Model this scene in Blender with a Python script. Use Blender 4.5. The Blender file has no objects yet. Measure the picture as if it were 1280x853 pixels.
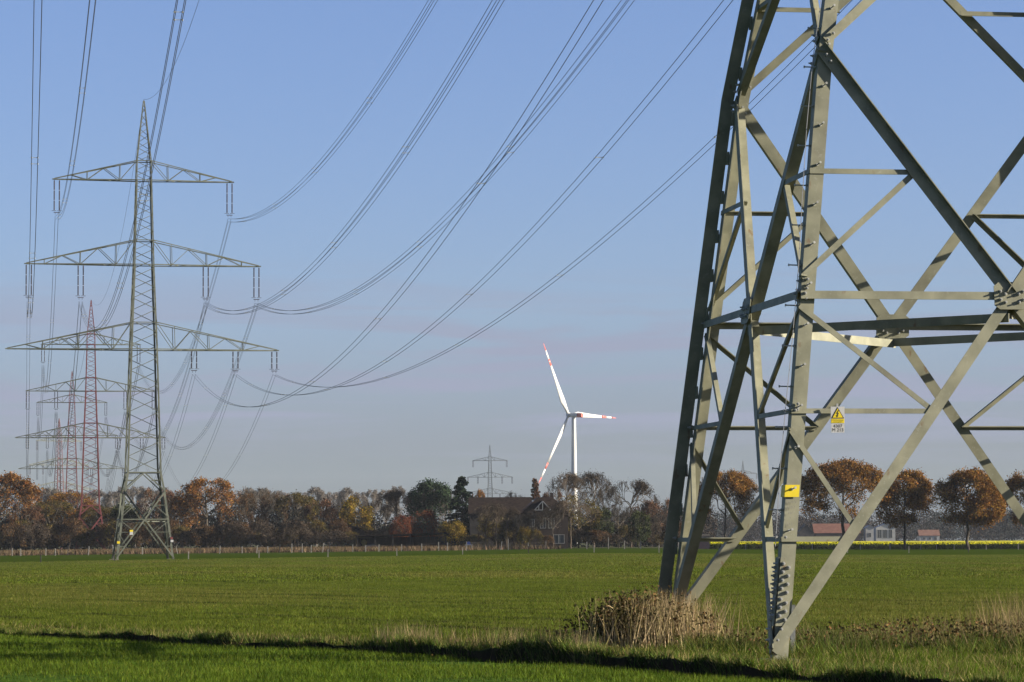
import bpy, math, random
import numpy as np
from mathutils import Vector, Matrix
random.seed(7); rng = np.random.default_rng(7)
R = math.radians
sc = bpy.context.scene
col = sc.collection
PI = math.pi

# ------------------------------------------------------------------ camera
CAM_H = 1.7
PITCH, ROLL, FPX = 0.0645, 0.0054, 3865.0
cd = bpy.data.cameras.new('camera'); cam = bpy.data.objects.new('camera', cd); col.objects.link(cam)
cd.sensor_width = 36.0; cd.lens = FPX / 1280 * 36.0; cd.clip_start = 0.5; cd.clip_end = 30000
M = Matrix.Rotation(PI / 2 + PITCH, 4, 'X') @ Matrix.Rotation(-ROLL, 4, 'Z')
cam.matrix_world = Matrix.Translation((0, 0, CAM_H)) @ M
sc.camera = cam

SKYT = [(0.022, (0.608, 0.718, 1.097)), (0.032, (0.646, 0.714, 1.113)), (0.045, (0.689, 0.748, 1.147)), (0.075, (0.782, 0.850, 1.224)), (0.180, (0.825, 0.875, 1.224)), (0.500, (0.612, 0.663, 0.850))]
# ------------------------------------------------------------------ sun, sky, exposure
SUN_AZ, SUN_EL = R(97), R(18)          # clockwise from the view direction (+Y)
sdir = Vector((math.sin(SUN_AZ) * math.cos(SUN_EL), math.cos(SUN_AZ) * math.cos(SUN_EL), math.sin(SUN_EL)))
sd = bpy.data.lights.new('sun', 'SUN'); sun = bpy.data.objects.new('sun', sd); col.objects.link(sun)
sd.energy = 5.0; sd.angle = R(0.5); sd.color = (1.0, 0.90, 0.74)
sun.rotation_euler = sdir.to_track_quat('Z', 'Y').to_euler(); sun.location = (60, 0, 60)
w = bpy.data.worlds.new('World'); sc.world = w; w.use_nodes = True
nt = w.node_tree; N = nt.nodes; L = nt.links
bg = N['Background']; bg.inputs['Strength'].default_value = 0.05
sky = N.new('ShaderNodeTexSky'); sky.sky_type = 'NISHITA'; sky.sun_disc = False
sky.sun_elevation = SUN_EL; sky.sun_rotation = SUN_AZ
sky.air_density = 1.0; sky.dust_density = 1.1; sky.ozone_density = 2.2
# thin lilac cloud bands low over the horizon, by direction
tc = N.new('ShaderNodeTexCoord'); mp = N.new('ShaderNodeMapping'); mp.inputs['Scale'].default_value = (3.6, 3.6, 46)
L.new(tc.outputs['Generated'], mp.inputs['Vector'])
cn = N.new('ShaderNodeTexNoise'); cn.inputs['Scale'].default_value = 2.4; cn.inputs['Detail'].default_value = 7; cn.inputs['Roughness'].default_value = 0.55; cn.inputs['Distortion'].default_value = 0.6
L.new(mp.outputs['Vector'], cn.inputs['Vector'])
cr = N.new('ShaderNodeValToRGB'); cr.color_ramp.elements[0].position = 0.46; cr.color_ramp.elements[1].position = 0.60
L.new(cn.outputs['Fac'], cr.inputs['Fac'])
sep = N.new('ShaderNodeSeparateXYZ'); L.new(tc.outputs['Generated'], sep.inputs['Vector'])
hr = N.new('ShaderNodeMapRange'); hr.inputs['From Min'].default_value = 0.092; hr.inputs['From Max'].default_value = 0.062
L.new(sep.outputs['Z'], hr.inputs['Value'])
hr2 = N.new('ShaderNodeMapRange'); hr2.inputs['From Min'].default_value = 0.022; hr2.inputs['From Max'].default_value = 0.042; L.new(sep.outputs['Z'], hr2.inputs['Value'])
m0 = N.new('ShaderNodeMath'); m0.operation = 'MULTIPLY'; L.new(hr.outputs['Result'], m0.inputs[0]); L.new(hr2.outputs['Result'], m0.inputs[1])
mm = N.new('ShaderNodeMath'); mm.operation = 'MULTIPLY'; L.new(cr.outputs['Color'], mm.inputs[0]); L.new(m0.outputs[0], mm.inputs[1])
m2 = N.new('ShaderNodeMath'); m2.operation = 'MULTIPLY'; m2.inputs[1].default_value = 0.85; L.new(mm.outputs[0], m2.inputs[0])
tint = N.new('ShaderNodeValToRGB'); te = tint.color_ramp.elements         # air colour by height above the horizon, the same all the way round
te[0].position = 0.0; te[0].color = (.58, .69, 1.03, 1); te[1].position = 1.0; te[1].color = (.52, .57, .72, 1)
for p_, c_ in SKYT:
    e_ = te.new(p_); e_.color = (*c_, 1)
L.new(sep.outputs['Z'], tint.inputs['Fac'])
mt_ = N.new('ShaderNodeMix'); mt_.data_type = 'RGBA'; mt_.blend_type = 'MULTIPLY'; mt_.inputs['Factor'].default_value = 1.0
L.new(sky.outputs['Color'], mt_.inputs['A']); L.new(tint.outputs['Color'], mt_.inputs['B'])
mx = N.new('ShaderNodeMix'); mx.data_type = 'RGBA'; mx.inputs['B'].default_value = (2.42, 2.62, 3.55, 1)
L.new(m2.outputs[0], mx.inputs['Factor']); L.new(mt_.outputs['Result'], mx.inputs['A']); L.new(mx.outputs['Result'], bg.inputs['Color'])
sc.view_settings.view_transform = 'Standard'; sc.view_settings.look = 'None'
sc.view_settings.gamma = 1.0; sc.view_settings.use_curve_mapping = False
sc.view_settings.exposure = 1.46

# ------------------------------------------------------------------ helpers
def px2x(px, Y):                       # picture column -> metres right of the view axis at depth Y
    return (px - 640) / FPX * Y
def tag(o, label=None, cat=None, group=None, kind=None):
    if label: o['label'] = label
    if cat: o['category'] = cat
    if group: o['group'] = group
    if kind: o['kind'] = kind
    return o
def empty(name, loc=(0, 0, 0), rz=0.0, parent=None):
    o = bpy.data.objects.new(name, None); o.empty_display_size = 0.2
    col.objects.link(o); o.location = loc; o.rotation_euler = (0, 0, rz)
    if parent: o.parent = parent
    return o
def mesh_np(name, verts, faces, mats=None, fm=None, smooth=False):
    """faces: (n,3) or (n,4) int array, or list of arrays / tuples"""
    me = bpy.data.meshes.new(name)
    if isinstance(faces, np.ndarray):
        n, k = faces.shape
        me.vertices.add(len(verts)); me.vertices.foreach_set('co', np.asarray(verts, dtype=np.float32).ravel())
        me.loops.add(n * k); me.loops.foreach_set('vertex_index', faces.astype(np.int32).ravel())
        me.polygons.add(n); me.polygons.foreach_set('loop_start', np.arange(0, n * k, k, dtype=np.int32))
        if fm is not None: me.polygons.foreach_set('material_index', np.asarray(fm, dtype=np.int32))
        if not smooth: me.polygons.foreach_set('use_smooth', np.zeros(n, dtype=bool))
        else: me.polygons.foreach_set('use_smooth', np.ones(n, dtype=bool))
        me.update(calc_edges=True)
    else:
        me.from_pydata([tuple(v) for v in verts], [], [tuple(f) for f in faces])
        if fm is not None: me.polygons.foreach_set('material_index', np.asarray(fm, dtype=np.int32))
        me.polygons.foreach_set('use_smooth', np.full(len(me.polygons), bool(smooth)))
        me.update()
    for m in (mats or []): me.materials.append(m)
    return me
def link(name, me, parent=None, loc=None):
    o = bpy.data.objects.new(name, me); col.objects.link(o)
    if parent: o.parent = parent
    if loc is not None: o.location = loc
    return o
class MB:
    def __init__(s): s.v = []; s.f = []; s.m = []; s.mi = 0
    def add(s, vs, fs):
        b = len(s.v); s.v += [tuple(v) for v in vs]
        for f in fs: s.f.append(tuple(b + i for i in f)); s.m.append(s.mi)
    def box(s, c, d, rz=0.0):
        x, y, z = [q / 2 for q in d]; cs, sn = math.cos(rz), math.sin(rz)
        vs = [(c[0] + a * x * cs - b * y * sn, c[1] + a * x * sn + b * y * cs, c[2] + e * z) for e in (-1, 1) for b in (-1, 1) for a in (-1, 1)]
        s.add(vs, [(0, 2, 3, 1), (4, 5, 7, 6), (0, 1, 5, 4), (2, 6, 7, 3), (0, 4, 6, 2), (1, 3, 7, 5)])
    def prism(s, p0, p1, a, b, prof):          # profile (list of (u,v)) in directions a,b swept p0->p1
        p0, p1 = Vector(p0), Vector(p1); n = len(prof)
        vs = [p0 + a * u + b * v for u, v in prof] + [p1 + a * u + b * v for u, v in prof]
        fs = [(i, (i + 1) % n, n + (i + 1) % n, n + i) for i in range(n)]
        fs += [tuple(range(n - 1, -1, -1)), tuple(range(n, 2 * n))]
        s.add(vs, fs)
    def tube(s, p0, p1, r0, r1=None, n=6):
        p0, p1 = Vector(p0), Vector(p1); r1 = r0 if r1 is None else r1
        d = (p1 - p0).normalized(); a = d.orthogonal().normalized(); b = d.cross(a)
        vs = []
        for p, r in ((p0, r0), (p1, r1)):
            for i in range(n):
                t = 2 * PI * i / n; vs.append(p + a * (math.cos(t) * r) + b * (math.sin(t) * r))
        fs = [(i, (i + 1) % n, n + (i + 1) % n, n + i) for i in range(n)] + [tuple(range(n - 1, -1, -1)), tuple(range(n, 2 * n))]
        s.add(vs, fs)
    def build(s, name, mats, parent=None, smooth=False, loc=None):
        if not isinstance(mats, (list, tuple)): mats = [mats]
        return link(name, mesh_np(name, s.v, s.f, mats, s.m, smooth), parent, loc)

# ------------------------------------------------------------------ materials
def mat(name, c1, c2=None, scale=5.0, rough=0.8, bump=0.0, bscale=None, metallic=0.0, stretch=(1, 1, 1), detail=6, lo=0.35, hi=0.65, island=0.0, spec=0.3, trans=0.0, coords='Object'):
    m = bpy.data.materials.new(name); m.use_nodes = True; nt = m.node_tree; N = nt.nodes; L = nt.links
    b = N['Principled BSDF']; b.inputs['Roughness'].default_value = rough; b.inputs['Metallic'].default_value = metallic
    b.inputs['Specular IOR Level'].default_value = spec
    tc = N.new('ShaderNodeTexCoord'); mp = N.new('ShaderNodeMapping'); mp.inputs['Scale'].default_value = stretch
    L.new(tc.outputs[coords], mp.inputs['Vector'])
    nz = N.new('ShaderNodeTexNoise'); nz.inputs['Scale'].default_value = scale; nz.inputs['Detail'].default_value = detail
    L.new(mp.outputs['Vector'], nz.inputs['Vector'])
    r = N.new('ShaderNodeValToRGB'); r.color_ramp.elements[0].position = lo; r.color_ramp.elements[1].position = hi
    r.color_ramp.elements[0].color = (*c1, 1); r.color_ramp.elements[1].color = (*(c2 or c1), 1)
    L.new(nz.outputs['Fac'], r.inputs['Fac']); out = r.outputs['Color']
    if island > 0:
        g = N.new('ShaderNodeNewGeometry'); h = N.new('ShaderNodeHueSaturation')
        mr = N.new('ShaderNodeMapRange'); mr.inputs['To Min'].default_value = 1 - island; mr.inputs['To Max'].default_value = 1 + island
        L.new(g.outputs['Random Per Island'], mr.inputs['Value']); L.new(mr.outputs['Result'], h.inputs['Value'])
        mr2 = N.new('ShaderNodeMapRange'); mr2.inputs['To Min'].default_value = 0.5 - island * .04; mr2.inputs['To Max'].default_value = 0.5 + island * .04
        ml = N.new('ShaderNodeMath'); ml.operation = 'MULTIPLY'; ml.inputs[1].default_value = 7.31; L.new(g.outputs['Random Per Island'], ml.inputs[0])
        fr = N.new('ShaderNodeMath'); fr.operation = 'FRACT'; L.new(ml.outputs[0], fr.inputs[0]); L.new(fr.outputs[0], mr2.inputs['Value'])
        L.new(mr2.outputs['Result'], h.inputs['Hue']); L.new(out, h.inputs['Color']); out = h.outputs['Color']
    L.new(out, b.inputs['Base Color'])
    if bump > 0:
        n2 = N.new('ShaderNodeTexNoise'); n2.inputs['Scale'].default_value = bscale or scale * 4; n2.inputs['Detail'].default_value = 5
        L.new(mp.outputs['Vector'], n2.inputs['Vector'])
        bp = N.new('ShaderNodeBump'); bp.inputs['Strength'].default_value = bump; bp.inputs['Distance'].default_value = 0.05
        L.new(n2.outputs['Fac'], bp.inputs['Height']); L.new(bp.outputs['Normal'], b.inputs['Normal'])
    if trans > 0:      # thin leaves let some light through
        t = N.new('ShaderNodeBsdfTranslucent'); L.new(out, t.inputs['Color']); ms = N.new('ShaderNodeMixShader'); ms.inputs[0].default_value = trans
        L.new(b.outputs['BSDF'], ms.inputs[1]); L.new(t.outputs['BSDF'], ms.inputs[2]); L.new(ms.outputs[0], N['Material Output'].inputs['Surface'])
    return m
STEEL = mat('painted_steel', (.150, .150, .102), (.226, .222, .154), 3.2, .62, .012, 40)
def weather(m):
    nt = m.node_tree; N = nt.nodes; L = nt.links; b = N['Principled BSDF']; src = b.inputs['Base Color'].links[0].from_socket; tc = N.new('ShaderNodeTexCoord')
    for sc_, st_, lo, hi, c, f in ((1.7, (1, 1, .35), .56, .74, (.10, .095, .075), .55), (7, (1, 1, .5), .66, .74, (.13, .075, .035), .75), (22, (1, 1, 1), .60, .72, (.30, .30, .26), .35)):
        mp = N.new('ShaderNodeMapping'); mp.inputs['Scale'].default_value = st_; L.new(tc.outputs['Object'], mp.inputs['Vector']); n = N.new('ShaderNodeTexNoise'); n.inputs['Scale'].default_value = sc_; n.inputs['Detail'].default_value = 6; L.new(mp.outputs['Vector'], n.inputs['Vector'])
        r = N.new('ShaderNodeMapRange'); r.inputs['From Min'].default_value = lo; r.inputs['From Max'].default_value = hi; r.inputs['To Max'].default_value = f; L.new(n.outputs['Fac'], r.inputs['Value'])
        x = N.new('ShaderNodeMix'); x.data_type = 'RGBA'; x.inputs['B'].default_value = (*c, 1); L.new(r.outputs['Result'], x.inputs['Factor']); L.new(src, x.inputs['A']); src = x.outputs['Result']
    L.new(src, b.inputs['Base Color'])
weather(STEEL)
STEEL_FAR = mat('grey_green_steel', (.072, .080, .060), (.118, .125, .096), .8, .65)
STEEL_RED = mat('faded_red_steel', (.105, .026, .028), (.14, .04, .038), .5, .7)
STEEL_DRED = mat('dark_red_steel', (.07, .02, .025), (.09, .03, .03), .5, .7)
STEEL_GREY = mat('zinc_grey_steel', (.10, .115, .12), (.13, .145, .15), .5, .7)
BOLT = mat('zinc_bolt', (.25, .25, .23), (.42, .42, .38), 9, .5, metallic=.3)
INS = mat('brown_glazed_insulator', (.035, .03, .035), (.05, .04, .045), 3, .25, spec=.5)
CAP = mat('insulator_cap', (.20, .20, .20), (.25, .25, .25), 3, .4)
WIRE = mat('weathered_aluminium_wire', (.035, .037, .042), (.05, .052, .058), .3, .8, metallic=.0, spec=.1)
CONC = mat('weathered_concrete', (.07, .062, .045), (.16, .145, .12), 9, .9, .3)
WHITE = mat('white_paint', (.50, .50, .48), (.55, .55, .53), .1, .4)
TREDM = mat('signal_red_paint', (.42, .10, .08), (.46, .12, .10), .1, .4)
YEL = mat('yellow_sign', (.55, .42, .015), (.62, .48, .02), 6, .5)
SIGNW = mat('sign_white', (.36, .36, .35), (.42, .42, .41), 6, .5)
BLACK = mat('black_print', (.02, .02, .02), (.03, .03, .03), 6, .6)
STENCIL = mat('grey_stencil_print', (.13, .13, .11), (.2, .2, .17), 40, .8)

# ------------------------------------------------------------------ terrain
_gu = np.array([-.5, -.17, -.12, -.06, 0, .03, .08, .14, .5]); _gz = np.array([-.8, -.7, -.47, -.28, -.06, 0, -.25, -.5, -.7])
_dx = np.array([-60, -14, -9.76, -6.06, -2.81, -.66, .69, 2.09, 3.48, 8, 14, 40.]); _dy = np.array([110, 65.5, 59, 53.2, 49.4, 45.7, 43., 40.3, 37.3, 29, 22, 10.])
def ditchY(X):
    return np.interp(X, _dx, _dy) + .22 * np.sin(np.asarray(X) * 1.7) + .12 * np.sin(np.asarray(X) * 4.3 + 1) + .05 * np.sin(np.asarray(X) * 11.)
def sstep(a, b, x):
    t = np.clip((x - a) / (b - a), 0, 1); return t * t * (3 - 2 * t)
def H(X, Y):
    X = np.asarray(X, float); Y = np.asarray(Y, float)
    z = np.interp(X / np.maximum(Y, 1), _gu, _gz) * sstep(80, 350, Y)
    s = Y - ditchY(X)
    inn = np.abs(X) < 45
    dip = -.07 * sstep(-1.4, -.25, s) * (1 - sstep(-.05, .06, s))
    lip = (.045 + .085 * sstep(-7, 0, X) + .035 * np.sin(X * .9 + 1)) * sstep(-.05, .07, s) * (1 - .75 * sstep(.4, 2.2, s))
    bumps = (.03 * np.sin(X * 5.1 + Y) + .025 * np.sin(X * 9.7 - Y * 2)) * np.exp(-(s / .8) ** 2)
    return z + np.where(inn, dip + lip + bumps, 0)
def Hs(x, y): return float(H(np.array([x]), np.array([y]))[0])

def ground_material():
    m = bpy.data.materials.new('field_ground'); m.use_nodes = True; nt = m.node_tree; N = nt.nodes; L = nt.links
    b = N['Principled BSDF']; b.inputs['Roughness'].default_value = .95; b.inputs['Specular IOR Level'].default_value = 0
    geo = N.new('ShaderNodeNewGeometry'); sp = N.new('ShaderNodeSeparateXYZ'); L.new(geo.outputs['Position'], sp.inputs[0])
    def math_(op, a, bb=None, c=None):
        n = N.new('ShaderNodeMath'); n.operation = op
        for i, q in enumerate((a, bb, c)):
            if q is None: continue
            if isinstance(q, (int, float)): n.inputs[i].default_value = q
            else: L.new(q, n.inputs[i])
        return n.outputs[0]
    def noise(scale, stretch=(1, 1, 1), rot=0, det=5, rough=.5):
        mp = N.new('ShaderNodeMapping'); mp.inputs['Scale'].default_value = stretch; mp.inputs['Rotation'].default_value = (0, 0, rot)
        L.new(geo.outputs['Position'], mp.inputs['Vector']); n = N.new('ShaderNodeTexNoise'); n.inputs['Scale'].default_value = scale
        n.inputs['Detail'].default_value = det; n.inputs['Roughness'].default_value = rough; L.new(mp.outputs['Vector'], n.inputs['Vector']); return n.outputs['Fac']
    def ramp(f, stops):
        r = N.new('ShaderNodeValToRGB'); e = r.color_ramp.elements
        while len(e) < len(stops): e.new(.5)
        for q, (p, c) in zip(e, stops): q.position = p; q.color = (*c, 1)
        L.new(f, r.inputs['Fac']); return r.outputs['Color']
    def mix(f, a, bb):
        n = N.new('ShaderNodeMix'); n.data_type = 'RGBA'
        for k, q in (('Factor', f), ('A', a), ('B', bb)):
            if isinstance(q, (int, float)): n.inputs[k].default_value = q
            elif isinstance(q, tuple): n.inputs[k].default_value = (*q, 1)
            else: L.new(q, n.inputs[k])
        return n.outputs['Result']
    def mrange(v, a, bb):
        n = N.new('ShaderNodeMapRange'); n.inputs['From Min'].default_value = a; n.inputs['From Max'].default_value = bb; L.new(v, n.inputs['Value']); return n.outputs['Result']
    at = N.new('ShaderNodeAttribute'); at.attribute_name = 'zone'; zs = N.new('ShaderNodeSeparateColor'); L.new(at.outputs['Color'], zs.inputs[0])
    ROT = math.atan2(1.65, 1)                       # drill rows run parallel to the ditch
    fine = noise(1.0, (1.6, 9, 1), ROT, 8, .75)
    patch = noise(.03, (1, 1, 1), 0, 4)
    young = ramp(fine, [(.38, (.030, .036, .006)), (.5, (.060, .078, .012)), (.62, (.10, .122, .022))])
    young2 = ramp(fine, [(.38, (.036, .036, .009)), (.5, (.070, .080, .015)), (.62, (.11, .12, .03))])
    fieldc = mix(mrange(patch, .4, .65), young, young2)
    # tramlines: darker, broken wheel tracks at intervals across the rows
    q = math_('ADD', math_('MULTIPLY', sp.outputs['X'], .855), math_('MULTIPLY', sp.outputs['Y'], .518))
    wob = math_('MULTIPLY', math_('SUBTRACT', noise(.12), .5), 1.1)
    qm = math_('ABSOLUTE', math_('SUBTRACT', math_('FRACT', math_('DIVIDE', math_('ADD', q, wob), 7.35)), .06))
    broken = mrange(noise(.09, (1, 1, 1), 0, 3), .40, .62)
    tr = math_('MULTIPLY', mrange(qm, .035, .012), broken)
    fieldc = mix(math_('MULTIPLY', tr, .75), fieldc, (.022, .022, .008))
    grain = noise(.5, (1, 1, 1), 0, 9, .8)
    meadow = ramp(grain, [(.35, (.018, .032, .003)), (.6, (.040, .062, .006))])
    near = ramp(noise(6, (1, 1, 1), 0, 8, .7), [(.35, (.02, .035, .008)), (.5, (.045, .085, .014)), (.68, (.09, .14, .03))])
    near = mix(mrange(noise(.9, (1, 3, 1), 0, 6, .65), .58, .66), near, (.055, .032, .018))
    soil = ramp(noise(5, (1, 1, 1), 0, 8, .7), [(.3, (.014, .010, .007)), (.7, (.055, .038, .025))])
    verge = ramp(noise(4, (1, 1, 1), 0, 8, .7), [(.3, (.05, .05, .015)), (.7, (.15, .13, .05))])
    far = ramp(grain, [(.3, (.05, .055, .03)), (.7, (.085, .09, .045))])
    c = mix(zs.outputs['Red'], near, fieldc)             # R: crop field
    c = mix(zs.outputs['Green'], c, verge)               # G: dry verge
    c = mix(zs.outputs['Blue'], c, soil)                 # B: bare soil bank
    line = math_('ADD', sp.outputs['Y'], math_('MULTIPLY', sp.outputs['X'], -.25))
    c = mix(mrange(line, 400, 404), c, meadow)
    c = mix(mrange(sp.outputs['Y'], 640, 700), c, far)
    L.new(c, b.inputs['Base Color'])
    bp = N.new('ShaderNodeBump'); bp.inputs['Strength'].default_value = .8; bp.inputs['Distance'].default_value = .06
    L.new(noise(5, (1, 1, 1), 0, 8, .8), bp.inputs['Height']); L.new(bp.outputs['Normal'], b.inputs['Normal'])
    return m
def build_ground():
    xs = np.unique(np.concatenate([-np.geomspace(20, 5200, 34), np.arange(-20, 20.01, .16), np.geomspace(20, 5200, 34)]))
    ss = np.unique(np.concatenate([-np.geomspace(3, 160, 14), np.arange(-3, -.4, .3), np.arange(-.4, .6, .05), np.arange(.6, 3, .25), np.geomspace(3, 4600, 70)]))
    X, S = np.meshgrid(xs, ss)
    Yd = ditchY(np.clip(X, -60, 40)) * np.exp(-np.maximum(np.abs(S) - 30, 0) / 120.) 
    Y = Yd + S + (1 - np.exp(-np.maximum(np.abs(S) - 30, 0) / 120.)) * 45
    Z = H(X, Y)
    V = np.stack([X, Y, Z], -1).reshape(-1, 3); n, k = X.shape
    i = np.arange(n * k).reshape(n, k)
    F = np.stack([i[:-1, :-1], i[:-1, 1:], i[1:, 1:], i[1:, :-1]], -1).reshape(-1, 4)
    me = mesh_np('field', V, F, [ground_material()], smooth=True)
    s = (Y - ditchY(X)).ravel(); Xf = X.ravel(); Yf = Y.ravel()
    red = sstep(.2, .6, s)
    plot = sstep(2.2, 3.2, Xf) * (1 - sstep(17, 18, Xf)) * (1 - sstep(56, 58, Yf)) * sstep(0, .5, s)
    green = np.maximum(sstep(.1, .3, s) * (1 - sstep(1.2, 4.5, s)), plot) * .8
    blue = sstep(-.45, -.1, s) * (1 - sstep(.02, .16, s)) * (np.abs(Xf) < 45)
    ca = me.color_attributes.new('zone', 'FLOAT_COLOR', 'POINT')
    ca.data.foreach_set('color', np.stack([red, green, blue, np.ones_like(red)], -1).astype(np.float32).ravel())
    tag(link('ground', me), kind='structure')
build_ground()

# ------------------------------------------------------------------ lattice pylons
LV = dict(zC=5.15, zN=8.77, zW=11.19, w0=3.71, wN=2.655, wW=2.22, zl=27.15, zlu=30.62, zm=38.17, zmu=41.34, zt=49.2, ztu=51.73, za=60.0)
def body_w(z, lv):
    return float(np.interp(z, [0, lv['zN'], lv['zW'], lv['zl'], lv['zlu'], lv['zm'], lv['zmu'], lv['zt'], lv['ztu'], lv['za']],
                           [lv['w0'], lv['wN'], lv['wW'], 1.748, 1.635, 1.315, 1.249, 1.027, .971, .08]))
FACES = [((-1, -1), (1, -1)), ((1, -1), (1, 1)), ((1, 1), (-1, 1)), ((-1, 1), (-1, -1))]
def angle(mb, p0, p1, n, w, t=.014, flip=1, out=-1, off=0.0, w2=None):
    """rolled steel angle: one flange in the face plane (normal n), the other along out*n at edge `flip`"""
    p0, p1, n = Vector(p0), Vector(p1), Vector(n)
    d = (p1 - p0).normalized(); a = (n.cross(d)).normalized() * flip; n = d.cross(a).normalized() * (1 if flip > 0 else -1)
    b = n * out; w2 = w2 or w
    o = n * off
    prof = [(-w / 2, 0), (w / 2, 0), (w / 2, w2), (w / 2 - t, w2), (w / 2 - t, t), (-w / 2, t)]
    mb.prism(p0 + o, p1 + o, a, b, prof)
TDX = {('top', 1, 0): 3.06, ('top', -1, 0): 2.11, ('mid', 1, 0): 4.09, ('mid', 1, 1): 3.53, ('mid', -1, 0): 1.45, ('mid', -1, 1): 1.91, ('low', 1, 0): 5.70, ('low', 1, 1): 4.00, ('low', 1, 2): 2.92}
def build_pylon(name, label, loc, yaw, scale=1.0, steel=STEEL_FAR, hero=False, detail=2, lift=0.0, dxarm=0.0, tension=False, singles=True, thick=1.0, armsteel=None):
    lv = dict(LV)
    if lift:
        for k in ('zl', 'zlu', 'zm', 'zmu', 'zt', 'ztu', 'za'): lv[k] += lift
    W = lambda z: body_w(z, lv)
    root = empty(name, loc, yaw); root.scale = (scale,) * 3
    tag(root, label, 'pylon', 'lattice power pylons along the line')
    armsteel = armsteel or steel
    def C(sx, sy, z): return Vector((sx * W(z), sy * W(z), z))
    def F(k, s, z):                       # point on face k, s in -1..1
        (a, b) = FACES[k]; p, q = C(*a, z), C(*b, z); return p.lerp(q, (s + 1) / 2)
    def nrm(k, z):
        a = F(k, -1, z); b = F(k, 1, z); c = F(k, -1, z + 1); n = (b - a).cross(c - a).normalized(); return n
    joined = None if detail >= 2 else MB()
    def member(nm, p0, p1, n, w, **kw):
        w *= thick
        if joined is not None: angle(joined, p0, p1, n, w, t=max(.02, .014 * thick), **kw); return None
        mb = MB(); angle(mb, p0, p1, n, w, **kw); return mb.build(nm, steel, root)
    # legs
    bends = [0, lv['zN'], lv['zW'], lv['zl'], lv['zm'], lv['zt'], lv['ztu'], lv['za'] - .3]
    for sx, sy in ((-1, -1), (1, -1), (1, 1), (-1, 1)):
        mb = MB()
        for z0, z1 in zip(bends[:-1], bends[1:]):
            fw = (.205 if z0 < 11 else .18 if z0 < 38 else .14 if z0 < 49 else .1) * thick * (1 if hero else 1.15); t = .018 * thick
            p0, p1 = C(sx, sy, z0 - (.25 if z0 == 0 else 0)), C(sx, sy, z1)
            if z0 == 0: p0 = p0 + (C(sx, sy, 0) - C(sx, sy, 1)) * .0
            a, b = Vector((-sx, 0, 0)), Vector((0, -sy, 0))
            prof = [(0, 0), (fw, 0), (fw, t), (t, t), (t, fw), (0, fw)]
            mb.prism(p0, p1, a, b, prof)
            if hero and sx == -1 and sy == 1:         # second angle back to back: a star-shaped leg with a slit
                g = .035; q0 = p0 + Vector((-g, g, 0)) ; q1 = p1 + Vector((-g, g, 0))
                mb.prism(q0, q1, Vector((-1, 0, 0)), Vector((0, 1, 0)), prof)
                nb = int((z1 - z0) / .62)
                for i in range(nb):                   # packing plates between the two angles
                    z = z0 + (i + .5) * (z1 - z0) / nb; p = C(sx, sy, z)
                    mb.box((p.x - g / 2, p.y + .02, z), (g + .002, .14, .2))
        if joined is not None and singles is False: joined.add(mb.v, mb.f)
        else: mb.build('leg', steel, root)
        if hero or detail >= 2:
            fb = MB(); p = C(sx, sy, 0); fb.box((p.x, p.y, -.20), (.62, .62, .5)); fb.build('footing', CONC, root)
    def TOP(a, b, n): return 1 if n.cross((b - a).normalized()).z > 0 else -1      # put the outstanding flange on the upper edge
    # base panels: X below, K above, with secondary struts
    zC, zN, zW = lv['zC'], lv['zN'], lv['zW']
    for k in range(4):
        n = nrm(k, 4.0); c = F(k, 0, zC); out = 1 if k == 2 else -1
        e = .022
        for s in (-1, 1):
            foot, top, wm = F(k, s, .15), F(k, s, zN), F(k, 0, zW)
            member('brace', foot, c, n, .165, flip=-s * out, out=out, off=e)
            if k == 0: member('brace', top, c, n, .185, flip=-s, out=1, off=e + .004, w2=.085)   # outstanding flange on the weather side
            else: member('brace', top, c, n, .175, flip=s, out=out, off=e + .004)
            member('brace', F(k, s * .97, zN + .1), wm, n, .13, flip=s, out=out, off=e + .008)
            member('strut', F(k, s, zC), c, n, .115, flip=TOP(F(k, s, zC), c, n), out=-1, off=e - .05 if k == 2 else e + .03)
            d = lambda z: foot.lerp(c, (z - .15) / (zC - .15))
            u = lambda z: top.lerp(c, (zN - z) / (zN - zC))
            for a, b, ww in ((F(k, s, 5.0), d(3.5), .075), (F(k, s, 3.5), d(3.5), .07), (F(k, s, 3.25), d(1.85), .07), (F(k, s, 1.7), d(1.7), .07),
                             (F(k, s, 5.4), u(6.95), .085), (F(k, s, 6.95), u(6.95), .075)):
                member('strut', a, b, n, ww, flip=TOP(a, b, n), out=-1, off=e - .012 * (1 if hero else 0))
        wz = F(k, -1, zW), F(k, 1, zW)
        member('strut', wz[0], wz[1], n, .12, off=.03)
        for s in (-1, 1): member('strut', F(k, s, 10.2), F(k, s * .42, 10.2), n, .075, flip=TOP(F(k, -s, 10.2), F(k, s, 10.2), n), off=e - .04)
    # plan bracing diamond between the face centres
    cc = [F(k, 0, zC - .08) for k in range(4)]
    for k in range(4):
        member('plan_brace', cc[k], cc[(k + 1) % 4], Vector((0, 0, 1)), .13, flip=-1 if k == 3 else 1, out=-1, off=-.1 - .02 * k)
    # zigzag lacing of the body
    z = zW; i = 0; zs = [zW]
    while z < lv['za'] - 1.2:
        z += max(.9, min(2.05, W(z) * .92)); zs.append(min(z, lv['za'] - .8))
    levels_fix = [lv['zl'], lv['zlu'], lv['zm'], lv['zmu'], lv['zt'], lv['ztu']]
    for i, (z0, z1) in enumerate(zip(zs[:-1], zs[1:])):
        for k in range(4):
            s = 1 if i % 2 else -1
            member('brace', F(k, -s, z0), F(k, s, z1), nrm(k, z0), .075 if z0 < 40 else .06, off=.012, flip=1, out=-1)
    for zf in levels_fix:
        for k in range(4): member('strut', F(k, -1, zf), F(k, 1, zf), nrm(k, zf), .11, off=.02)
    # crossarms
    arms = []
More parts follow.
